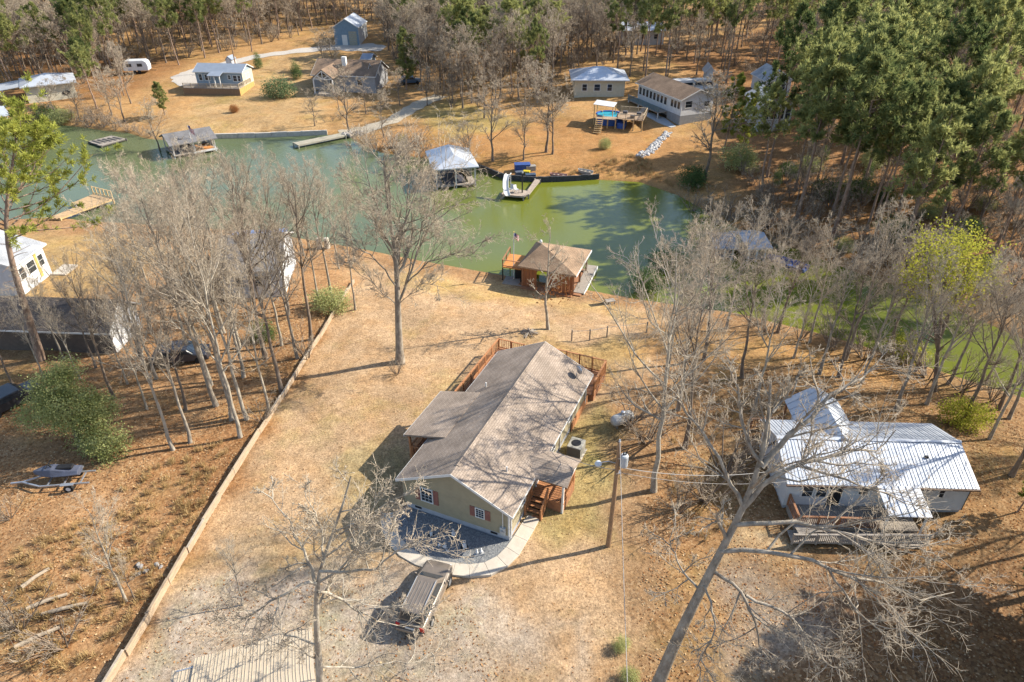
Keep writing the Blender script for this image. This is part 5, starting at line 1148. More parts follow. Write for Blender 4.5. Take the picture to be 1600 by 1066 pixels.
def blades(C, D, n, length, width, rng, spread=.9, flat=0):
    # n thin diamond blades at each centre C, leaning along D
    N = len(C); c = np.repeat(C, n, 0); d = unit(np.repeat(D, n, 0) + rng.normal(0, spread, (N * n, 3))); L = rng.uniform(.6, 1.1, (N * n, 1)) * length
    s = unit(np.cross(d, rng.normal(size=d.shape))) * width * .5
    c = c + rng.normal(0, .12 * length, c.shape)
    V = np.stack([c, c + d * L * .5 + s, c + d * L, c + d * L * .5 - s], 1).reshape(-1, 3); return V, np.arange(len(V)).reshape(-1, 4)
PINE_A = leaf_mat('pine_needles', (.085, .115, .042), (.37, .37, .135), .45)
PINE_B = leaf_mat('pine_needles_bright', (.17, .20, .04), (.42, .42, .09), .4)
CEDAR = leaf_mat('cedar_foliage', (.05, .085, .03), (.15, .20, .07), .25)
HOLLY = leaf_mat('evergreen_leaves', (.20, .225, .085), (.50, .50, .22), .45, 1.2)
EVG = leaf_mat('broad_evergreen_leaves', (.24, .265, .095), (.54, .54, .24), .45, 1.2)
YELG = leaf_mat('yellow_green_leaves', (.19, .21, .03), (.40, .38, .06), .45, 1.0)
SILVG = leaf_mat('silver_green_leaves', (.10, .15, .07), (.24, .29, .15), .3, 1.2)
RUST = leaf_mat('rust_leaves', (.20, .08, .03), (.36, .16, .06), .3, 1.2)
def pine(seed, h=19, r=.2, cb=.55, limbs=42, spread=.17, tufts=9, nb=15, bl=.42, bw=.07, trunk=None, leaf=PINE_A, dead=6):
    rng = np.random.default_rng(seed)
    if trunk is None:
        K = 10; z = np.linspace(0, h, K); T = np.stack([np.cumsum(rng.normal(0, .10, K)), np.cumsum(rng.normal(0, .10, K)), z - .25], 1); T[:, :2] -= T[0, :2]
    else: T = trunk
    K = len(T); u = np.linspace(0, 1, K); TR = r * (1 - .88 * u); TR[0] *= 1.2; tb = [(T[None], TR[None], 8)]
    lob = rng.uniform(.55, 1.25, 8)
    lf = lambda t: np.interp(t, [cb, cb + .12, cb + .25, .85, 1], [.55, .95, 1.0, .62, .22]) * np.interp(t, np.linspace(cb, 1, 8), lob)
    Q, QR = sprout(T[None], TR[None], limbs, cb, .99, 66, 12, spread, 5, .12, .10, .4, rng, lf, rmin=.02, even=True, maxr=.07); tb.append((Q, QR, 4))
    if dead:
        Dd, DR = sprout(T[None], TR[None], dead, cb - .2, cb, 75, 12, .09, 4, .12, -.04, .25, rng, rmin=.015, maxr=.04); tb.append((Dd, DR, 3))
    A, AR = sprout(Q, QR, 4, .3, 1, 40, 12, .42, 4, .15, .10, .6, rng, rmin=.012); tb.append((A, AR, 3))
    n = tufts; Kq = A.shape[1]; c = []; d = []
    for src, m in ((A, max(2, n // 3)), (Q, max(2, n // 3))):
        t = rng.uniform(.35, 1.0, (len(src), m)); f = t * (src.shape[1] - 1); i = np.minimum(f.astype(int), src.shape[1] - 2); w = (f - i)[..., None]; ix = np.arange(len(src))[:, None]
        c.append((src[ix, i] * (1 - w) + src[ix, i + 1] * w).reshape(-1, 3)); d.append((unit(src[ix, i + 1] - src[ix, i]) + np.array([0, 0, .5])).reshape(-1, 3))
    c.append(A[:, -1]); d.append(unit(A[:, -1] - A[:, -2]))
    V2, F2 = blades(np.concatenate(c), np.concatenate(d), nb, bl, bw, rng, .85)
    V, F = tubes(tb); return mesh_np('trunk', V, F, BARKP, True), mesh_np('needles', V2, F2, leaf), float(V2[:, 2].max())
def leafy(seed, lobes, n, ls, leaf, stem=None, sr=.1, bark=BARK2, shell=.55):
    # lobes: (cx,cy,cz,rx,ry,rz); leaves in many small clumps through the volume
    rng = np.random.default_rng(seed); C = []; D = []
    vol = np.array([l[3] * l[4] * l[5] for l in lobes]); vol = vol / vol.sum(); 
    for l, w in zip(lobes, vol):
        k = max(8, int(n * w / 14)); q = unit(rng.normal(size=(k, 3))) * (rng.uniform(shell ** 3, 1, (k, 1)) ** (1 / 3)); q *= (1 + .22 * np.sin(q[:, :1] * 5 + seed) * np.cos(q[:, 1:2] * 6))
        C.append(np.array(l[:3]) + q * np.array(l[3:])); D.append(q)
    C = np.concatenate(C); D = np.concatenate(D); C = C[C[:, 2] > .05]; D = D[:len(C)]
    c = np.repeat(C, 14, 0) + rng.normal(0, ls * 1.7, (len(C) * 14, 3)); V2, F2 = blades(c, np.repeat(D, 14, 0) * .5, 1, ls, ls * .6, rng, 1.0)
    tb = []
    st = stem or [[(0, 0, -.2), (0, 0, lobes[0][2])]]
    P = np.stack([arr_poly(s, 6) for s in st]); tb.append((P, np.full((len(P), 6), sr) * np.linspace(1, .4, 6), 6))
    A, AR = sprout(P, tb[0][1], 14, .3, 1, 50, 15, .5, 4, .12, .05, .4, rng, rmin=.012); tb.append((A, AR, 3))
    V, F = tubes(tb); return mesh_np('trunk', V, F, bark, True), mesh_np('leaves', V2, F2, leaf), float(V2[:, 2].max())
def brush(seed, h=2.5, stems=9, twm=TWIG2, n2=6, n3=5, spread=28):
    rng = np.random.default_rng(seed); T = np.stack([np.array([[0, 0, -.1], [0, 0, .1]])]); S = []
    for k in range(stems):
        a = rng.uniform(0, 6.28); l = np.radians(abs(rng.normal(spread, 10))); hh = h * rng.uniform(.6, 1); d = np.array([math.cos(a) * math.sin(l), math.sin(a) * math.sin(l), math.cos(l)]); S.append(arr_poly([np.array([math.cos(a), math.sin(a), 0]) * .15 + d * hh * t for t in (0, .4, 1)] , 5))
    P = np.stack(S); R_ = np.full((len(P), 5), .03) * np.linspace(1, .35, 5)
    A, AR = sprout(P, R_, n2, .2, 1, 35, 12, .45, 4, .15, .08, .6, rng, rmin=.012); B, BR = sprout(A, AR, n3, .2, 1, 40, 12, .5, 3, .15, .05, .6, rng, rmin=.010)
    V, F = tubes([(P, R_, 5), (A, AR, 3)]); V2, F2 = tubes([(B, BR, 3)]); return mesh_np('stems', V, F, BARK2, True), mesh_np('twigs', V2, F2, twm), float(V2[:, 2].max())
PART = {'trunk': 'trunk', 'twigs': 'crown', 'needles': 'crown', 'leaves': 'crown', 'stems': 'stems'}
def plant(proto, loc, h, name, label, cat, group=None, rz=None, sxy=1.0):
    a, b, top = proto; s = h / top
    t = thing(name, label, cat, loc, random.uniform(0, 6.28) if rz is None else rz, group); t.scale = (s * sxy, s * sxy, s)
    link(PART[a.name.split('.')[0]], a, None, t); link(PART[b.name.split('.')[0]], b, None, t); return t
def hgt(base, toppx):
    d = ray(*toppx); t = math.hypot(base.x, base.y) / math.hypot(d[0], d[1]); return CZ + d[2] * t - base.z
# ---- single trees that the photograph shows clearly
def guided(name, label, base, trunk, guides, r, seed, **k):
    """trunk / limbs: (px, py, Y) points; limbs start on the trunk; built in world space about the base"""
    o = np.array(base[:]); T = arr_poly([np.array(p) - o for p in ([tuple(base - Vector((0, 0, .3)))] + [atY(*q) for q in trunk])], 14)
    ex = [([np.array(atY(*q)) - o for q in l[0]], l[1]) for l in guides]
    a, b, top = hardwood(seed, trunk=T, extra=ex, r=r, **k); t = thing(name, label, 'tree', base); link('trunk', a, None, t); link('crown', b, None, t)
    return t
# lower centre tree in front of the SUV
b1 = Vector((*onz(505, 1128, 1.3), 1.3)); Y = b1.y
guided('bare_tree', 'large bare tree at the lower edge with forked pale limbs beside the SUV', b1,
    [(500, 1062, Y), (496, 1010, Y), (494, 960, Y), (492, 915, Y), (497, 880, Y + .3), (515, 850, Y + .5), (535, 800, Y + .8), (548, 745, Y + 1)],
    [([(493, 914, Y), (485, 885, Y + .3), (470, 850, Y + .5), (452, 812, Y + 1), (430, 775, Y + 1.5)], .074), ([(500, 893, Y), (557, 893, Y - .6), (602, 878, Y - 1), (647, 842, Y - 1), (700, 827, Y - .8)], .068),
     ([(494, 912, Y), (467, 912, Y - .4), (422, 944, Y - 1), (370, 966, Y - 1.4), (340, 929, Y - 1.6)], .068), ([(496, 925, Y), (520, 927, Y + .3), (565, 955, Y + .9), (595, 974, Y + 1.3), (645, 975, Y + 2)], .062),
     ([(494, 1007, Y), (460, 998, Y + .5), (430, 994, Y + .8), (385, 994, Y + 1.2), (350, 985, Y + 1.4)], .053), ([(497, 1041, Y), (530, 1045, Y + .6), (572, 1041, Y + 1), (640, 1030, Y + 1.6), (690, 1022, Y + 2)], .053),
     ([(497, 1030, Y), (470, 1020, Y - .5), (440, 985, Y - 1.2), (425, 970, Y - 1.5)], .043), ([(505, 870, Y + .3), (500, 830, Y + 1), (490, 790, Y + 1.6), (478, 760, Y + 2)], .043), ([(520, 845, Y + .4), (560, 815, Y + .4), (600, 785, Y + .6), (640, 770, Y + .8)], .043)],
    .22, 11, limbs=7, fork=.55, n2=8, n3=6, n4=4, lim_ratio=.34, bark=BARKW, twm=TWIG, up=.05)
# lower right leaning giant
b2 = Vector((*onz(1018, 1092, 1.3), 1.3)); Y = b2.y
guided('bare_tree', 'huge leaning bare tree spreading over the white house and its yard', b2,
    [(1030, 1064, Y), (1053, 1006, Y), (1084, 945, Y + .3), (1119, 875, Y + .6), (1145, 827, Y + .8), (1166, 787, Y + 1), (1192, 727, Y + 1.3), (1198, 690, Y + 1.6), (1207, 640, Y + 2), (1204, 593, Y + 2.4)],
    [([(1190, 730, Y + 1.3), (1219, 698, Y + 1.6), (1258, 659, Y + 2), (1287, 625, Y + 2.4), (1324, 598, Y + 3), (1380, 570, Y + 3.5)], .124), ([(1160, 795, Y + 1), (1200, 748, Y + 1), (1245, 727, Y + 1), (1308, 711, Y + 1.4), (1376, 706, Y + 2), (1410, 668, Y + 2.4)], .118),
     ([(1148, 820, Y + .8), (1200, 817, Y + .4), (1259, 820, Y + .3), (1337, 840, Y + .3), (1425, 862, Y + .4), (1480, 850, Y + .6)], .105), ([(1125, 862, Y + .6), (1206, 857, Y), (1294, 888, Y - .3), (1364, 914, Y - .3), (1425, 932, Y), (1490, 930, Y + .4)], .105),
     ([(1112, 890, Y + .5), (1162, 927, Y), (1184, 980, Y - .5), (1188, 1040, Y - .8)], .087), ([(1165, 930, Y), (1241, 967, Y - .6), (1285, 1024, Y - 1), (1320, 1060, Y - 1.2)], .074), ([(1160, 790, Y + 1), (1127, 726, Y + 1.5), (1106, 682, Y + 2), (1060, 620, Y + 2.6), (1030, 570, Y + 3)], .093),
     ([(1193, 727, Y + 1.3), (1165, 680, Y + 1.8), (1150, 620, Y + 2.4), (1140, 560, Y + 3)], .081), ([(1245, 727, Y + 1), (1310, 745, Y + .8), (1370, 770, Y + .8), (1430, 790, Y + 1)], .062), ([(1095, 925, Y + .3), (1070, 900, Y + 1), (1050, 850, Y + 2), (1040, 800, Y + 2.6)], .056),
     ([(1100, 915, Y + .3), (1120, 960, Y - .5), (1110, 1010, Y - 1), (1090, 1050, Y - 1.2)], .056), ([(1294, 888, Y - .3), (1340, 960, Y - 1), (1390, 1000, Y - 1.2), (1450, 1030, Y - 1)], .056), ([(1207, 645, Y + 2), (1240, 600, Y + 2.6), (1262, 550, Y + 3.2)], .056)],
    .33, 12, limbs=7, fork=.6, n2=7, n3=6, n4=4, lim_ratio=.25, bark=BARK, up=.04)
# centre tree on the lawn
b3 = G(625, 566); Y = b3.y
guided('bare_tree', 'tall spreading bare tree on the lawn left of the tan house', b3,
    [(623, 530, Y), (622, 480, Y), (620, 445, Y), (620, 400, Y), (610, 355, Y), (603, 300, Y), (600, 245, Y)],
    [([(620, 410, Y), (602, 370, Y - 1), (585, 310, Y - 1.5), (572, 255, Y - 1.5), (565, 225, Y - 1)], .087), ([(621, 405, Y), (628, 355, Y + .5), (640, 300, Y + 1), (648, 250, Y + 1.5), (655, 222, Y + 1.6)], .093), ([(624, 470, Y), (636, 442, Y + .4), (662, 365, Y + 1), (700, 328, Y + 1.5), (735, 296, Y + 2)], .105), ([(636, 442, Y + .4), (675, 405, Y - .5), (720, 397, Y - 1), (770, 370, Y - 1.2)], .068),
     ([(621, 450, Y), (604, 425, Y - .6), (575, 395, Y - 1.4), (550, 375, Y - 2), (527, 340, Y - 2.5)], .074), ([(622, 478, Y), (590, 450, Y + .8), (560, 428, Y + 1.4), (530, 410, Y + 1.6)], .043), ([(622, 430, Y), (606, 380, Y + 1.5), (560, 320, Y + 3), (540, 280, Y + 3.4)], .068), ([(632, 450, Y + .3), (650, 380, Y - 1.5), (680, 310, Y - 3), (700, 260, Y - 3.2)], .068),
     ([(620, 395, Y), (626, 340, Y - 2), (618, 270, Y - 3), (612, 232, Y - 3)], .062), ([(623, 475, Y), (660, 440, Y - .6), (690, 450, Y - 1), (715, 470, Y - 1.4)], .031)],
    .34, 13, limbs=9, fork=.42, n2=9, n3=8, n4=4, lim_ratio=.42, twig=.011, bark=BARK, up=.10)
# tree by the boathouse, a few rust leaves
b4 = G(857, 515); p4 = hardwood(14, h=11.5, r=.17, fork=.32, limbs=14, ang=52, lim_ratio=.36, n2=6, n3=5, n4=4, up=.05, bark=BARKW)
t4 = plant(p4, b4, hgt(b4, (862, 337)), 'bare_tree', 'slender bare tree with a few rust leaves before the brown boathouse', 'tree', rz=.4)
rg = np.random.default_rng(4); cc = rg.uniform((-1.5, -1, 3.2), (2.2, 1, 4.6), (70, 3)); V, F = blades(cc, np.zeros((70, 3)), 3, .22, .14, rg, 1); link('leaves', mesh_np('rust_leaf', V, F, RUST), None, t4)
# left pine with open yellow-green crown
b5 = G(64, 562); Y = b5.y; T = arr_poly([(0, 0, -.3)] + [tuple(np.array(atY(*q)) - np.array(b5[:])) for q in ((52, 520, Y), (30, 450, Y), (12, 392, Y), (5, 345, Y + .3), (14, 295, Y + .6), (22, 240, Y + .8), (26, 205, Y + 1))], 12)
a, b, top = pine(15, trunk=T, r=.34, cb=.56, limbs=44, spread=.42, tufts=9, nb=24, bl=.45, bw=.06, leaf=PINE_B, dead=10)
t = thing('pine_tree', 'tall open crowned pine with bright needles at the left edge', 'tree', b5); link('trunk', a, None, t); link('crown', b, None, t)
# broad evergreen in the left lot
b6 = G(126, 697); lob = []
for px, py, dY, rx, rz in ((78, 610, 1.0, 1.7, 1.4), (110, 640, .2, 2.3, 1.6), (150, 640, .8, 1.6, 1.3), (165, 690, -.8, 1.6, 1.5), (175, 725, -1.4, 1.2, 1.1), (55, 645, .6, 1.5, 1.0), (95, 590, 1.4, 1.3, 1.0), (140, 690, -.6, 1.2, 1.2), (188, 735, -1.6, 1.1, .9), (100, 575, 1.6, 1.0, .9)):
    q = np.array(atY(px, py, b6.y + dY)) - np.array(b6[:]); lob.append((*q, rx, rx * .85, rz))
t = leafy(16, [(*q[:3], q[3] * .84, q[4] * .84, q[5] * .8) for q in lob], 26000, .16, EVG, stem=[[(0, 0, -.3), tuple(np.array(lob[1][:3]) * .55), tuple(np.array(lob[0][:3]))], [(0, 0, .5), tuple(np.array(lob[3][:3]) * .5), tuple(lob[3][:3])]], sr=.24)
tt = thing('evergreen_tree', 'broad leaning evergreen tree with dense leaves in the left lot', 'tree', b6); link('trunk', t[0], None, tt); link('crown', t[1], None, tt)
# ---- prototypes
HW = [hardwood(100 + i, h=16, r=.17 + .03 * (i % 3), lean=((-1) ** i * (i % 3) * .5, 0), fork=.34 + .05 * (i % 3), limbs=14 + i % 4, ang=34 + 5 * (i % 4), n2=8, n3=7, n4=4, lim_ratio=.42 + .03 * (i % 3), bark=(BARKW, BARK, BARK2)[i % 3], twm=(TWIG, TWIG2)[i % 2], up=.10) for i in range(7)]
HF = [hardwood(200 + i, h=14, r=.18, fork=.25 + .05 * (i % 3), limbs=15 + i, ang=40 + 4 * (i % 3), n2=7, n3=7, n4=4, lim_ratio=.46, bark=BARK2, twm=(TWIG2, TWIG)[i % 2], twig=.02, up=.09) for i in range(4)]
PN = [pine(300 + i, h=19, r=.24, cb=.46 + .05 * (i % 3), limbs=34 + 4 * i, spread=.30 + .03 * (i % 3), tufts=9, nb=11, bl=.72, bw=.14) for i in range(5)]
PD = [pine(320 + i, h=13, r=.2, cb=.2, limbs=70, spread=.27, tufts=9, nb=11, bl=.55, bw=.13) for i in range(2)]
PNB = [pine(330 + i, h=15, r=.18, cb=.25, limbs=54, spread=.2, tufts=9, nb=12, bl=.5, bw=.12, leaf=PINE_B) for i in range(2)]
BR = [brush(400 + i, 2.6, 10) for i in range(3)]
CE = [leafy(500 + i, [(0, 0, 1.6, 1.2, 1.2, 1.5), (0, 0, 3.2, .9, .9, 1.4), (.1, 0, 4.6, .5, .5, 1.0)], 5200, .16, CEDAR, sr=.1) for i in range(2)]
BU = [leafy(510 + i, [(0, 0, .9, 1.1, 1.1, .9), (.7, .3, .8, .8, .8, .8), (-.6, .2, .7, .8, .7, .7)], 4200, .13, (HOLLY, CEDAR, YELG, SILVG, RUST)[i], sr=.05) for i in range(5)]
# ---- trees placed one by one: (base px, top px, proto, label)
def put(base, top, proto, name, label, cat='tree', group=None, sxy=1.0, rz=None):
    b = G(*base); return plant(proto, b, max(1.0, hgt(b, top)), name, label, cat, group, rz, sxy)
LW = 'bare trees of the left wood'
left_named = [((271, 703), (200, 345), 0, 'thin leaning bare tree nearest the plank wall on the left lot'), ((297, 692), (262, 400), 1, 'slim bare tree just right of the thin leaning one in the left lot'),
    ((375, 683), (345, 262), 3, 'pale thick bare trunk standing closest to the middle of the plank wall'), ((555, 484), (552, 300), 4, 'bare tree beside the upper end of the plank wall on the lawn'),
    ((238, 470), (232, 235), 6, 'white twigged bare tree rising in front of the new yellow dock'), ((485, 531), (470, 235), 2, 'bare tree hugging the plank wall left of the big lawn tree'),
    ((178, 622), (150, 380), 5, 'bare tree directly behind the evergreen in the left lot')]
for bpx, tpx, i, lab in left_named: put(bpx, tpx, HW[i], 'bare_tree', lab, sxy=.78)
for k, (bx, by, tx, ty) in enumerate([(362, 656, 318, 245), (338, 634, 300, 240), (386, 655, 372, 262), (245, 592, 222, 310), (330, 602, 288, 255), (440, 612, 440, 300), (415, 560, 398, 235), (450, 492, 432, 222), (520, 470, 505, 235), (125, 592, 95, 430), (300, 560, 255, 250), (350, 520, 330, 205), (395, 470, 392, 212), (220, 560, 195, 360), (380, 590, 352, 300), (465, 560, 455, 300), (530, 420, 540, 240), (420, 640, 405, 380), (500, 480, 490, 270), (290, 640, 262, 420), (345, 470, 322, 220), (475, 400, 470, 250), (555, 410, 560, 260), (70, 590, 40, 440), (200, 600, 178, 420), (230, 640, 205, 450), (150, 575, 120, 420), (20, 600, -15, 450), (235, 520, 215, 300), (100, 560, 70, 400), (320, 500, 300, 230), (440, 540, 430, 280), (375, 545, 360, 260)]):
    put((bx, by), (tx, ty), HW[(k * 3 + 1) % 7], 'bare_tree', *(('bare grey tree of the front row in the left wood near the plank wall', 'tree', LW + ', front') if by > 580 else ('bare grey tree in the middle of the left wood beside the hidden roofs', 'tree', LW + ', middle') if by > 465 else ('bare grey tree of the rear left wood standing before the lake', 'tree', LW + ', rear')), sxy=.85)
RWD = 'bare trees of the right creek bank'
right_named = [((1022, 767), (1085, 330), 3, 'tall bare tree between the utility pole and the white house'), ((1320, 562), (1348, 288), 4, 'big dense bare tree standing behind the white house roof'), ((1135, 514), (1150, 300), 0, 'bare tree at the water edge right of the shore lawn'), ((1512, 657), (1560, 400), 2, 'bare tree right of the white house at its rear corner')]
for bpx, tpx, i, lab in right_named: put(bpx, tpx, HW[i], 'bare_tree', lab)
for k, (bx, by, tx, ty) in enumerate([(1060, 640, 1130, 310), (1100, 562, 1098, 335), (1180, 640, 1215, 385), (1382, 547, 1412, 335), (1400, 642, 1450, 390), (1448, 632, 1500, 370), (1576, 655, 1610, 420), (1240, 560, 1225, 385), (1070, 700, 1105, 420), (1540, 600, 1575, 400), (1160, 590, 1180, 370), (1280, 585, 1275, 370), (1040, 600, 1050, 400), (1590, 600, 1640, 380), (1345, 600, 1385, 400), (1215, 520, 1230, 340), (1265, 535, 1290, 330), (1310, 590, 1330, 380), (1360, 560, 1390, 350), (1430, 580, 1470, 360), (1480, 600, 1520, 380), (1190, 505, 1195, 330), (1560, 640, 1600, 420)]):
    put((bx, by), (tx, ty), HW[(k * 2 + 3) % 7], 'bare_tree', 'bare tree in the tangle along the right creek bank', group=RWD)
for bpx, tpx, i, lab in [((770, 252), (765, 118), 0, 'bare tree on the orange bank above the slide dock'), ((853, 238), (845, 95), 1, 'bare tree with double crown left of the pool deck'), ((863, 241), (872, 130), 2, 'thin bare tree touching the double crowned tree near the pool'), ((545, 208), (546, 100), 3, 'bare tree standing at the top of the boat ramp'), ((492, 197), (482, 135), 0, 'small many stemmed bare tree on the lawn left of the boat ramp'), ((1100, 282), (1108, 105), 1, 'lone bare tree below the lake house near the right bank'), ((505, 108), (503, 42), 2, 'bare tree between the lodge and the blue barn'), ((522, 112), (520, 40), 3, 'bare tree close behind the lodge chimney'), ((600, 215), (600, 140), 1, 'bare tree beside the boat ramp path bend'), ((735, 268), (725, 175), 2, 'bare tree behind the silver boathouse'), ((818, 250), (822, 160), 0, 'thin bare tree between the slide dock and the pool'), ((250, 235), (242, 150), 3, 'pale bare tree in front of the shingled boat dock'), ((572, 178), (570, 118), 0, 'bare tree before the right half of the lodge'), ((605, 172), (604, 125), 1, 'bare tree just right of the lodge wall'), ((625, 165), (622, 105), 2, 'bare tree between the lodge and the round pine'), ((530, 172), (532, 125), 2, 'small bare tree before the lodge porch'), ((668, 165), (668, 100), 3, 'bare tree at the upper end of the boat ramp path'), ((90, 190), (82, 120), 1, 'bare tree at the shore before the shore house'), ((125, 190), (120, 115), 2, 'bare tree right of the shore house by the water'), ((195, 190), (180, 100), 0, 'bare tree on the bank below the camper'), ((175, 180), (165, 105), 3, 'bare tree left of the one on the bank below the camper')]:
    put(bpx, tpx, HF[i], 'bare_tree', lab, sxy=1.35)
for bpx, tpx, pr, lab in [((635, 140), (637, 40), PD[0], 'round dense pine right of the lodge'), ((732, 140), (722, 10), PN[0], 'tall pine in the middle of the far bare trees'), ((757, 120), (768, 5), PN[2], 'pine just right of the tall middle pine'), ((1130, 240), (1128, 108), PNB[0], 'bright green pine beside the lake house drive'), ((1160, 245), (1152, 140), PNB[1], 'yellow green tree left of the screened house'), ((258, 180), (255, 125), PD[1], 'short round pine on the far left lawn'), ((152, 170), (140, 60), PN[1], 'pine leaning over the camper side of the shore house'), ((1245, 342), (1295, 60), PN[3], 'tall straight pine at the front of the right forest'), ((1318, 320), (1370, 30), PN[4], 'large pine right of the tall straight front pine'), ((1190, 300), (1210, 120), PN[1], 'slim pine on the creek slope below the screened house'), ((1405, 330), (1455, 90), PN[0], 'broad pine in the middle front of the right forest')]:
    put(bpx, tpx, pr, 'pine_tree', lab)
# yellow-green leafed tree on the right bank
b = G(1462, 612); lb = []
for px, py, dY, r in ((1480, 385, 0, 2.2), (1450, 420, .5, 1.9), (1520, 400, .8, 2.0), (1500, 440, -.5, 1.8), (1430, 445, .5, 1.5), (1470, 470, .3, 1.4), (1540, 430, 0, 1.4)):
    q = np.array(atY(px, py, b.y + dY)) - np.array(b[:]); lb.append((*q, r, r, r * .75))
pr = leafy(17, lb, 5200, .20, YELG, stem=[[(0, 0, -.3), tuple(np.array(lb[5][:3]) * .6), tuple(lb[0][:3])], [tuple(np.array(lb[5][:3]) * .5), tuple(lb[1][:3])], [tuple(np.array(lb[5][:3]) * .6), tuple(lb[2][:3])]], sr=.17, shell=.2)
t = thing('leafy_tree', 'only tree with yellow green leaves on the right creek bank', 'tree', b); link('trunk', pr[0], None, t); link('crown', pr[1], None, t)
# shrubs
for bpx, tpx, pr, nm, lab, sx in [((440, 152), (446, 112), BU[3], 'shrub', 'large silver green shrub on the far lawn', 1.15), ((464, 124), (465, 88), CE[0], 'cedar_tree', 'dark cedar behind the silver green shrub', 1.3), ((404, 107), (404, 78), CE[1], 'cedar_tree', 'small conical cedar right of the far pole', 1.2), ((367, 176), (367, 160), BU[4], 'shrub', 'small red shrub on the far left lawn', .8), ((945, 233), (946, 211), BU[0], 'shrub', 'lone round shrub below the pool deck', .8), ((1008, 452), (1010, 415), BU[1], 'shrub', 'dark evergreen shrub leaning over the water by the right shore', 1.1), ((1040, 420), (1042, 385), BU[1], 'shrub', 'dark evergreen bush behind the right shore twigs', 1.2), ((520, 482), (525, 440), BU[0], 'shrub', 'olive shrub against the upper plank wall', 1.2), ((415, 530), (418, 497), BU[1], 'shrub', 'small green bush in the left wood', .9), ((970, 1012), (971, 1000), BU[0], 'shrub', 'small green shrub at the bottom between pole and leaning tree', .8), ((985, 1062), (986, 1050), BU[0], 'shrub', 'lower one of two small green shrubs at the bottom edge', .9), ((1500, 665), (1510, 615), BU[2], 'shrub', 'bright green bush behind the right end of the white house', 1.0), ((1415, 560), (1420, 520), BU[2], 'shrub', 'yellow green bush at the creek behind the white house', 1.2), ((630, 228), (632, 205), BU[2], 'shrub', 'pale straw bush on the far bank by the ramp', .5), ((1080, 290), (1085, 255), BU[1], 'shrub', 'dark bush at the right end of the far seawall', 1.2), ((1150, 262), (1150, 215), BU[0], 'shrub', 'green shrub below the yellow green tree', 1.2), ((100, 190), (100, 165), BU[0], 'shrub', 'olive bush at the shore right of the shore house', 1.6), ((75, 186), (72, 160), BU[1], 'shrub', 'dark bush at the shore below the shore house', 1.3), ((1590, 800), (1600, 690), PNB[0], 'pine_tree', 'pine cut by the right edge beside the white house', 1.0)]:
    put(bpx, tpx, pr, nm, lab, 'tree' if 'tree' in nm else 'shrub', None, sx)
for k, (bx, by, ty) in enumerate([(495, 192, 186), (508, 192, 185), (520, 190, 184), (532, 188, 182)]):
    put((bx, by), (bx, ty), BR[k % 3], 'ornamental_grass', ('leftmost', 'second', 'third', 'rightmost')[k] + ' of the tan grass clumps in a row below the lodge', 'grass clump', 'tan grass clumps below the lodge', .8)
BG = 'leafless brush along shores and wood edges'
for k, (bx, by, ty) in enumerate([(120, 196, 172), (140, 199, 175), (160, 200, 170), (180, 204, 180), (200, 206, 184), (220, 210, 190), (60, 190, 165), (620, 245, 205), (640, 250, 205), (660, 252, 210), (590, 235, 200), (570, 228, 195), (680, 250, 215), (700, 250, 215), (650, 230, 190), (1170, 380, 330), (1210, 390, 345), (1260, 400, 350), (1300, 410, 350), (1350, 415, 350), (1400, 430, 370), (1450, 440, 380), (1120, 350, 305), (1080, 330, 290), (1500, 450, 390), (1560, 470, 400), (75, 190, 170), (95, 193, 172), (110, 188, 162), (130, 190, 165), (150, 192, 165), (170, 196, 172), (190, 198, 176), (210, 204, 185), (145, 180, 155), (165, 185, 160), (235, 214, 196), (610, 232, 200), (630, 240, 205), (1110, 330, 290), (1140, 345, 300), (1190, 360, 310), (1240, 365, 320), (1290, 380, 330), (1200, 520, 470), (1250, 530, 480), (1300, 545, 490), (1350, 560, 500), (1400, 575, 510), (1450, 590, 520), (1500, 610, 540), (1550, 625, 560)]):
    put((bx, by), (bx, ty), BR[k % 3], 'bare_brush', 'leafless grey brush at the water edge', 'brush', BG, 1.3)
for k, (bx, by, ty, lab) in enumerate([(30, 985, 880, 'bare bush in tall straw at the lower left edge'), (100, 1010, 930, 'low bare bush right of the lower left edge bush'), (15, 810, 760, 'bare bush at the left edge below the trailer'), (620, 585, 548, 'dry brush ring round the foot of the big lawn tree'), (1010, 690, 610, 'bare bush beside the propane tank'), (1100, 780, 700, 'bare bush left of the white house deck'), (1060, 800, 740, 'low bare bush behind the leaning giant'), (985, 660, 600, 'thin bare bush right of the propane tank'), (1130, 740, 640, 'tall bare bush at the white house left corner'), (480, 560, 500, 'bare bush under the tree that hugs the plank wall'), (410, 660, 620, 'low bare bush left of the plank wall middle')]):
    put((bx, by), (bx, ty), BR[k % 3], 'bare_bush', lab, 'bush', None, 1.1)
put((197, 940), (155, 752), HW[0], 'bare_sapling', 'leaning bare sapling in the straw lot of the lower left', 'tree', None, 1.0)
put((211, 937), (205, 850), HW[2], 'bare_sapling', 'short twin sapling right of the leaning one in the lower left', 'tree', None, 1.0)
put((380, 945), (372, 830), HW[4], 'bare_sapling', 'slim bare sapling on the gravel left of the SUV', 'tree')
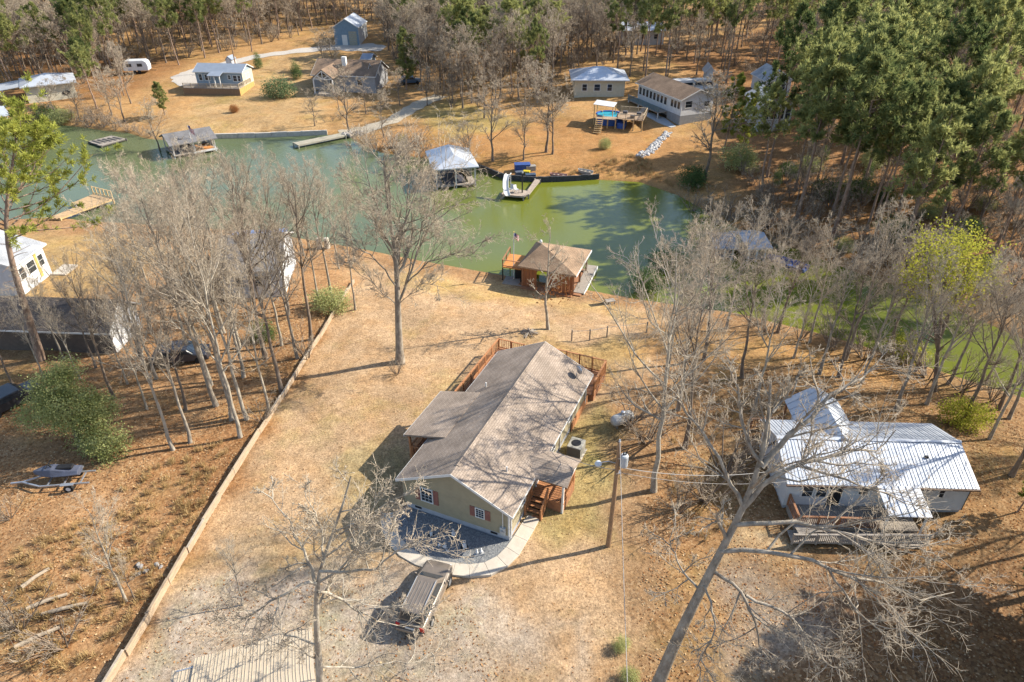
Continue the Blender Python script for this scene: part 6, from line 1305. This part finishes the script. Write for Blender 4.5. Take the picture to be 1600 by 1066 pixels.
# trees outside the right edge of the frame that throw the dappled shade over the right yard
OFF = 'woods right of the white house'
for x, y, h in ((33, 33, 15), (35, 26, 17), (38, 30, 18), (33, 20, 15), (31, 14.5, 14), (40, 21, 18), (42, 36, 16), (36, 12, 15), (44, 26, 17), (46, 16, 18), (30, 8, 13), (28.5, 18, 13), (29.5, 24, 14), (34, 37, 14), (48, 30, 18), (50, 22, 18), (52, 14, 18), (41, 9, 16), (47, 38, 16), (26, 15, 14), (25, 10, 13), (27.5, 20.5, 14), (32, 27, 13), (28, 12, 16), (35, 17, 17), (38, 14, 17), (24.5, 6, 13), (33, 23, 16), (36, 21, 17), (30.5, 17, 15)):
    plant(*((PD[int(x) % 2] if x < 40 else PN[int(x) % 5], Vector((x, y, hz(x, y))), h, 'pine_tree', 'pine of the woods beyond the right edge by the white house', 'tree', OFF) if y < 24.5 else (HW[int(x) % 7], Vector((x, y, hz(x, y))), h * .85, 'bare_tree', 'bare tree of the woods beyond the right edge by the white house', 'tree', OFF + ', bare')))
# ---- forests: individuals scattered over the ground the photograph shows wooded
KEEP = []
def keepout(o):
    if o.type == 'EMPTY' and o.get('category') in ('house', 'shed', 'car', 'pool deck', 'camper', 'boathouse'): return True
for o in list(scene.objects):
    if o.parent is None and keepout(o):
        xs = []
        for c in o.children:
            if c.type == 'MESH':
                bb = [Vector(q) for q in c.bound_box]; M_ = Vector(o.location); ca_, sa_ = math.cos(o.rotation_euler.z), math.sin(o.rotation_euler.z)
                for q in bb: q = q + c.location; xs.append((M_.x + ca_ * q.x - sa_ * q.y, M_.y + sa_ * q.x + ca_ * q.y))
        xs = np.array(xs); KEEP.append((xs.mean(0), np.abs(xs - xs.mean(0)).max() + 1.5))
ALLT = [np.array(o.location[:2]) for o in scene.objects if o.parent is None and o.get('category') == 'tree']
def scatter(poly, spacing, seed, zref=4, maxn=400):
    rng = np.random.default_rng(seed); W = wpoly(poly, zref); lo, hi = W.min(0), W.max(0); n = int((hi - lo).prod() / spacing ** 2 * 6); P = rng.uniform(lo, hi, (n, 2)); P = P[(sdf(P, W) < 0) & (sdf(P, LAKE) > 1.5) & (sdf(P, LAKE2) > 1)]; out = []
    for p in P:
        if any(np.hypot(*(p - c)) < r for c, r in KEEP): continue
        A = np.array(ALLT[-4000:]); s = spacing * rng.uniform(.75, 1.2)
        if (np.hypot(A[:, 0] - p[0], A[:, 1] - p[1]) < s).any(): continue
        ALLT.append(p); out.append(p)
        if len(out) >= maxn: break
    return out
CNT = {'pine': 0, 'bare': 0}
def forest(pts, pine_share, hp, hb, labp, labb, grp, seed, pp=None, bb_=None):
    r = random.Random(seed)
    for x, y in pts:
        z = hz(x, y); isp = r.random() < pine_share; CNT['pine' if isp else 'bare'] += 1
        if isp: plant(r.choice(pp or PN), Vector((x, y, z)), r.uniform(*hp), 'pine_tree', labp, 'tree', grp + ' pines', None, r.uniform(.62, 1.0))
        else: plant(r.choice(bb_ or HF), Vector((x, y, z)), r.uniform(*hb), 'bare_tree', labb, 'tree', grp + ' bare trees', None, r.uniform(.85, 1.15))
R3 = [(1235, 230), (1250, 150), (1140, 110), (1010, 95), (1000, 30), (1640, 10), (1760, 470), (1600, 455), (1480, 418), (1330, 372), (1240, 330), (1170, 290), (1160, 250)]
forest(scatter(R3, 5.7, 1, 3, 170), .76, (15, 23), (10, 15), 'pine in the dense evergreen forest of the right bank', 'bare tree among the pines of the right bank', 'right bank forest', 1)
R3n = [(1160, 260), (1240, 310), (1340, 400), (1480, 465), (1640, 530), (1640, 300), (1300, 250)]
forest(scatter(R3n, 4.0, 11, 2, 58), .5, (16, 21), (8, 12), 'pine near the water at the foot of the right forest', 'bare tree near the water at the foot of the right forest', 'right forest edge', 11)
R1 = [(0, 135), (120, 128), (205, 100), (330, 84), (470, 62), (500, 18), (-80, 18), (-60, 150)]
forest(scatter(R1, 5.0, 2, 5, 140), .58, (14, 20), (11, 16), 'pine in the mixed wood behind the far left lawn', 'bare tree in the mixed wood behind the far left lawn', 'far left wood', 2)
R1b = [(30, 150), (130, 135), (200, 130), (215, 195), (120, 190), (20, 170)]
forest(scatter(R1b, 6.0, 12, 2, 12), .4, (9, 13), (9, 12), 'pine between the shore house and the camper', 'bare tree between the shore house and the camper', 'shore house grove', 12)
R2 = [(600, 70), (610, 30), (1000, 25), (1010, 88), (980, 105), (880, 112), (840, 150), (700, 150), (660, 110), (620, 100)]
forest(scatter(R2, 4.8, 3, 4, 130), .2, (14, 19), (11, 15), 'pine rising from the far central bare wood', 'bare tree of the far central wood', 'far central wood', 3)
R5 = [(430, 60), (515, 44), (600, 42), (640, 58), (650, 8), (430, 4)]
forest(scatter(R5, 4.6, 15, 5, 40), .65, (15, 20), (11, 15), 'pine in the wood right behind the blue barn', 'bare tree in the wood right behind the blue barn', 'wood behind the barn', 15)
R2b = [(655, 130), (720, 120), (850, 140), (870, 170), (790, 180), (700, 165)]
forest(scatter(R2b, 6.0, 13, 3, 14), .15, (12, 15), (9, 13), 'pine behind the orange bank', 'bare tree behind the orange bank left of the pool', 'orange bank grove', 13)
R2c = [(985, 150), (960, 112), (1130, 100), (1150, 135), (1120, 140), (1040, 135)]
forest(scatter(R2c, 5.0, 14, 4, 20), .6, (14, 20), (10, 13), 'pine behind the cars of the lake house', 'bare tree behind the cars of the lake house', 'lake house backdrop', 14)
R4 = [(1240, 545), (1400, 565), (1640, 640), (1700, 760), (1580, 700), (1470, 660), (1330, 610)]
forest(scatter(R4, 3.8, 4, 1.3, 30), .15, (12, 15), (9, 13), 'pine in the wood behind the white house', 'bare tree in the wood behind the white house', 'wood behind the white house', 4, bb_=HW)
r = random.Random(77)
for x, y in scatter(R3n, 3.0, 61, 2, 26): plant(r.choice((BU[1], BU[0], CE[0])), Vector((x, y, hz(x, y))), r.uniform(1.6, 3.2), 'evergreen_shrub', 'evergreen shrub in the shade under the right forest edge', 'shrub', 'evergreen shrubs under the right forest', None, 1.2)
# undergrowth in the woods
r = random.Random(5)
for poly, n, sd_ in ((R3, 60, 21), (R1, 25, 22), (R2, 25, 23)):
    W_ = wpoly(poly, 3); k = 0; rg = np.random.default_rng(sd_); P = rg.uniform(W_.min(0), W_.max(0), (900, 2)); P = P[(sdf(P, W_) < 0) & (sdf(P, LAKE) > 1)][:n]
    for x, y in P:
        if any(math.hypot(x - c[0], y - c[1]) < q for c, q in KEEP): continue
        plant(r.choice(BR), Vector((x, y, hz(x, y))), r.uniform(2, 4), 'bare_brush', 'leafless undergrowth bush between the forest trunks', 'brush', 'forest undergrowth', None, 1.3)
print('COUNTS', CNT)
# beyond and between: the rest of the far woodland as one mass (instances on points)
def mass(name, label, pts, kinds, protos, hs):
    me = bpy.data.meshes.new(name); me.from_pydata([(x, y, hz(x, y)) for x, y in pts], [], [])
    me.attributes.new('kind', 'INT', 'POINT').data.foreach_set('value', np.array(kinds, np.int32))
    me.attributes.new('scl', 'FLOAT', 'POINT').data.foreach_set('value', np.array([h / protos[k][2] for h, k in zip(hs, kinds)], np.float32))
    me.attributes.new('rot', 'FLOAT', 'POINT').data.foreach_set('value', RNG.uniform(0, 6.28, len(pts)).astype(np.float32))
    o = link(name, me); ng = bpy.data.node_groups.new(name, 'GeometryNodeTree'); ng.interface.new_socket('Geometry', in_out='INPUT', socket_type='NodeSocketGeometry'); ng.interface.new_socket('Geometry', in_out='OUTPUT', socket_type='NodeSocketGeometry')
    n = ng.nodes; l = ng.links; gi = n.new('NodeGroupInput'); go = n.new('NodeGroupOutput'); jn = n.new('GeometryNodeJoinGeometry')
    def attr(nm, dt): q = n.new('GeometryNodeInputNamedAttribute'); q.data_type = dt; q.inputs[0].default_value = nm; return q.outputs[0]
    kd, sc, ro = attr('kind', 'INT'), attr('scl', 'FLOAT'), attr('rot', 'FLOAT'); cx = n.new('ShaderNodeCombineXYZ'); l.new(ro, cx.inputs[2])
    for k, pr in enumerate(protos):
        cmp_ = n.new('FunctionNodeCompare'); cmp_.data_type = 'INT'; cmp_.operation = 'EQUAL'; l.new(kd, cmp_.inputs[2]); cmp_.inputs[3].default_value = k
        for part in pr[:2]:
            src = next(q for q in scene.objects if q.type == 'MESH' and q.data == part); oi = n.new('GeometryNodeObjectInfo'); oi.transform_space = 'ORIGINAL'; oi.inputs[0].default_value = src
            ip = n.new('GeometryNodeInstanceOnPoints'); l.new(gi.outputs[0], ip.inputs['Points']); l.new(cmp_.outputs[0], ip.inputs['Selection']); l.new(oi.outputs['Geometry'], ip.inputs['Instance']); l.new(cx.outputs[0], ip.inputs['Rotation']); l.new(sc, ip.inputs['Scale']); l.new(ip.outputs[0], jn.inputs[0])
    l.new(jn.outputs[0], go.inputs[0]); md = o.modifiers.new('trees', 'NODES'); md.node_group = ng
    return tag(o, label, 'woodland', kind='stuff')
RF = [(-160, 40), (200, 34), (480, 30), (1000, 30), (1700, 22), (1800, -18), (800, -25), (-250, -18)]
r = random.Random(9); pts = []; kinds = []; hs = []; protos = HF[:3] + PN[:3] + BR[:2]
for poly, sp, sd_, share, mx in ((R1, 3.4, 41, (.62, .14), 190), (R2, 3.2, 42, (.66, .08), 170), (RF, 6.0, 43, (.45, .45), 330), (R3, 3.4, 44, (.42, .10), 190), ([(620, 118), (700, 130), (760, 150), (880, 120), (1000, 100), (1010, 60), (620, 60)], 3.4, 45, (.6, .05), 60), ([(0, 60), (130, 60), (200, 95), (120, 128), (0, 130)], 3.2, 46, (.7, .1), 60)):
    for p in scatter(poly, sp, sd_, 4, mx):
        u = r.random(); pts.append(p)
        if u < share[0]: kinds.append(r.randrange(3)); hs.append(r.uniform(10, 15.5))
        elif u < sum(share): kinds.append(3 + r.randrange(3)); hs.append(r.uniform(11, 18))
        else: kinds.append(6 + r.randrange(2)); hs.append(r.uniform(2.5, 5))
for poly, sp, sd_, mx in ((R1, 2.3, 51, 260), (R2, 2.3, 52, 240), (R3, 2.6, 53, 260), (R5, 2.3, 54, 60), (R3n, 2.2, 55, 130)):
    for p in scatter(poly, sp, sd_, 4, mx): pts.append(p); kinds.append(6 + r.randrange(2)); hs.append(r.uniform(2.2, 4.8))
mass('far_woodland', 'far mixed wood of bare trees and pines closing the top of the view', pts, kinds, protos, hs)
print('MASS', len(pts))
# ------------------------------------------------------------------ loose leaves and straw
def litter(polys, n, size, mats_, name, label, seed, z=1.3):
    rng = np.random.default_rng(seed); Vv = []; 
    for poly, share in polys:
        W_ = wpoly(poly, z); P = rng.uniform(W_.min(0), W_.max(0), (int(n * share * 2.5), 2)); P = P[(sdf(P, W_) < 0) & (sdf(P, LAKE) > .6)][:int(n * share)]
        dens = np.sin(P[:, 0] * .9 + np.sin(P[:, 1] * .7) * 2) * np.sin(P[:, 1] * .8 + 1.3 * np.sin(P[:, 0] * .5)); P = P[dens + rng.uniform(-1, 1, len(P)) > -.25]; Vv.append(P)
    P = np.concatenate(Vv); N = len(P); Z = H(P) + rng.uniform(.012, .05, N); c = np.column_stack([P, Z]); a = rng.uniform(0, 6.28, N); s = size * rng.uniform(.5, 1.2, N)
    d = np.column_stack([np.cos(a), np.sin(a), rng.uniform(-.5, .5, N)]) * s[:, None] * .5; e = np.column_stack([-np.sin(a), np.cos(a), rng.uniform(-.4, .4, N)]) * s[:, None] * .36
    V = np.stack([c - d, c + e, c + d, c - e], 1).reshape(-1, 3); me = mesh_np(name, V, np.arange(len(V)).reshape(-1, 4))
    for m in mats_: me.materials.append(m)
    me.polygons.foreach_set('material_index', rng.integers(0, len(mats_), N).astype(np.int32)); tag(link(name, me), label, 'leaves', kind='stuff')
LM = [leaf_mat('leaf_%d' % i, c, tuple(q * 1.3 for q in c), .15) for i, c in enumerate(((.22, .10, .04), (.30, .17, .08), (.15, .07, .033), (.38, .27, .155)))]
litter([([(-20, 1080), (165, 1080), (455, 600), (550, 445), (350, 470), (120, 560), (-20, 640)], .45), ([(1000, 1080), (1000, 820), (1060, 560), (1300, 540), (1640, 640), (1700, 1080)], .45), ([(180, 1080), (300, 900), (720, 920), (800, 1080)], .03)], 60000, .13, LM, 'fallen_leaves', 'fallen brown leaves strewn over both side lots', 8)
litter([([(200, 1080), (560, 430), (1000, 480), (960, 700), (1040, 1080)], 1)], 9000, .09, LM[1:], 'lawn_leaves', 'few fallen leaves scattered on the tan lawn', 9)
rng = np.random.default_rng(31); C = []
for poly, n in (([(20, 860), (180, 800), (330, 770), (260, 900), (150, 1040), (10, 1060)], 240), ([(150, 780), (300, 700), (370, 690), (300, 800)], 60), ([(1020, 700), (1150, 620), (1180, 800), (1080, 860)], 60), ([(850, 262), (1000, 240), (1060, 285), (960, 276)], 160)):
    W_ = wpoly(poly); P = rng.uniform(W_.min(0), W_.max(0), (n * 5, 2)); P = P[(sdf(P, W_) < 0) & (sdf(P, LAKE) > 1)][:n]; C.append(np.column_stack([P, H(P)]))
C = np.concatenate(C); V, F = blades(C, np.tile([0, 0, 1.3], (len(C), 1)), 34, .5, .03, rng, .55)
tag(link('tall_straw', mesh_np('tall_straw', V, F, leaf_mat('straw', (.30, .195, .085), (.44, .31, .15), .3))), 'tufts of tall dry straw in the rough lots', 'grass', kind='stuff')
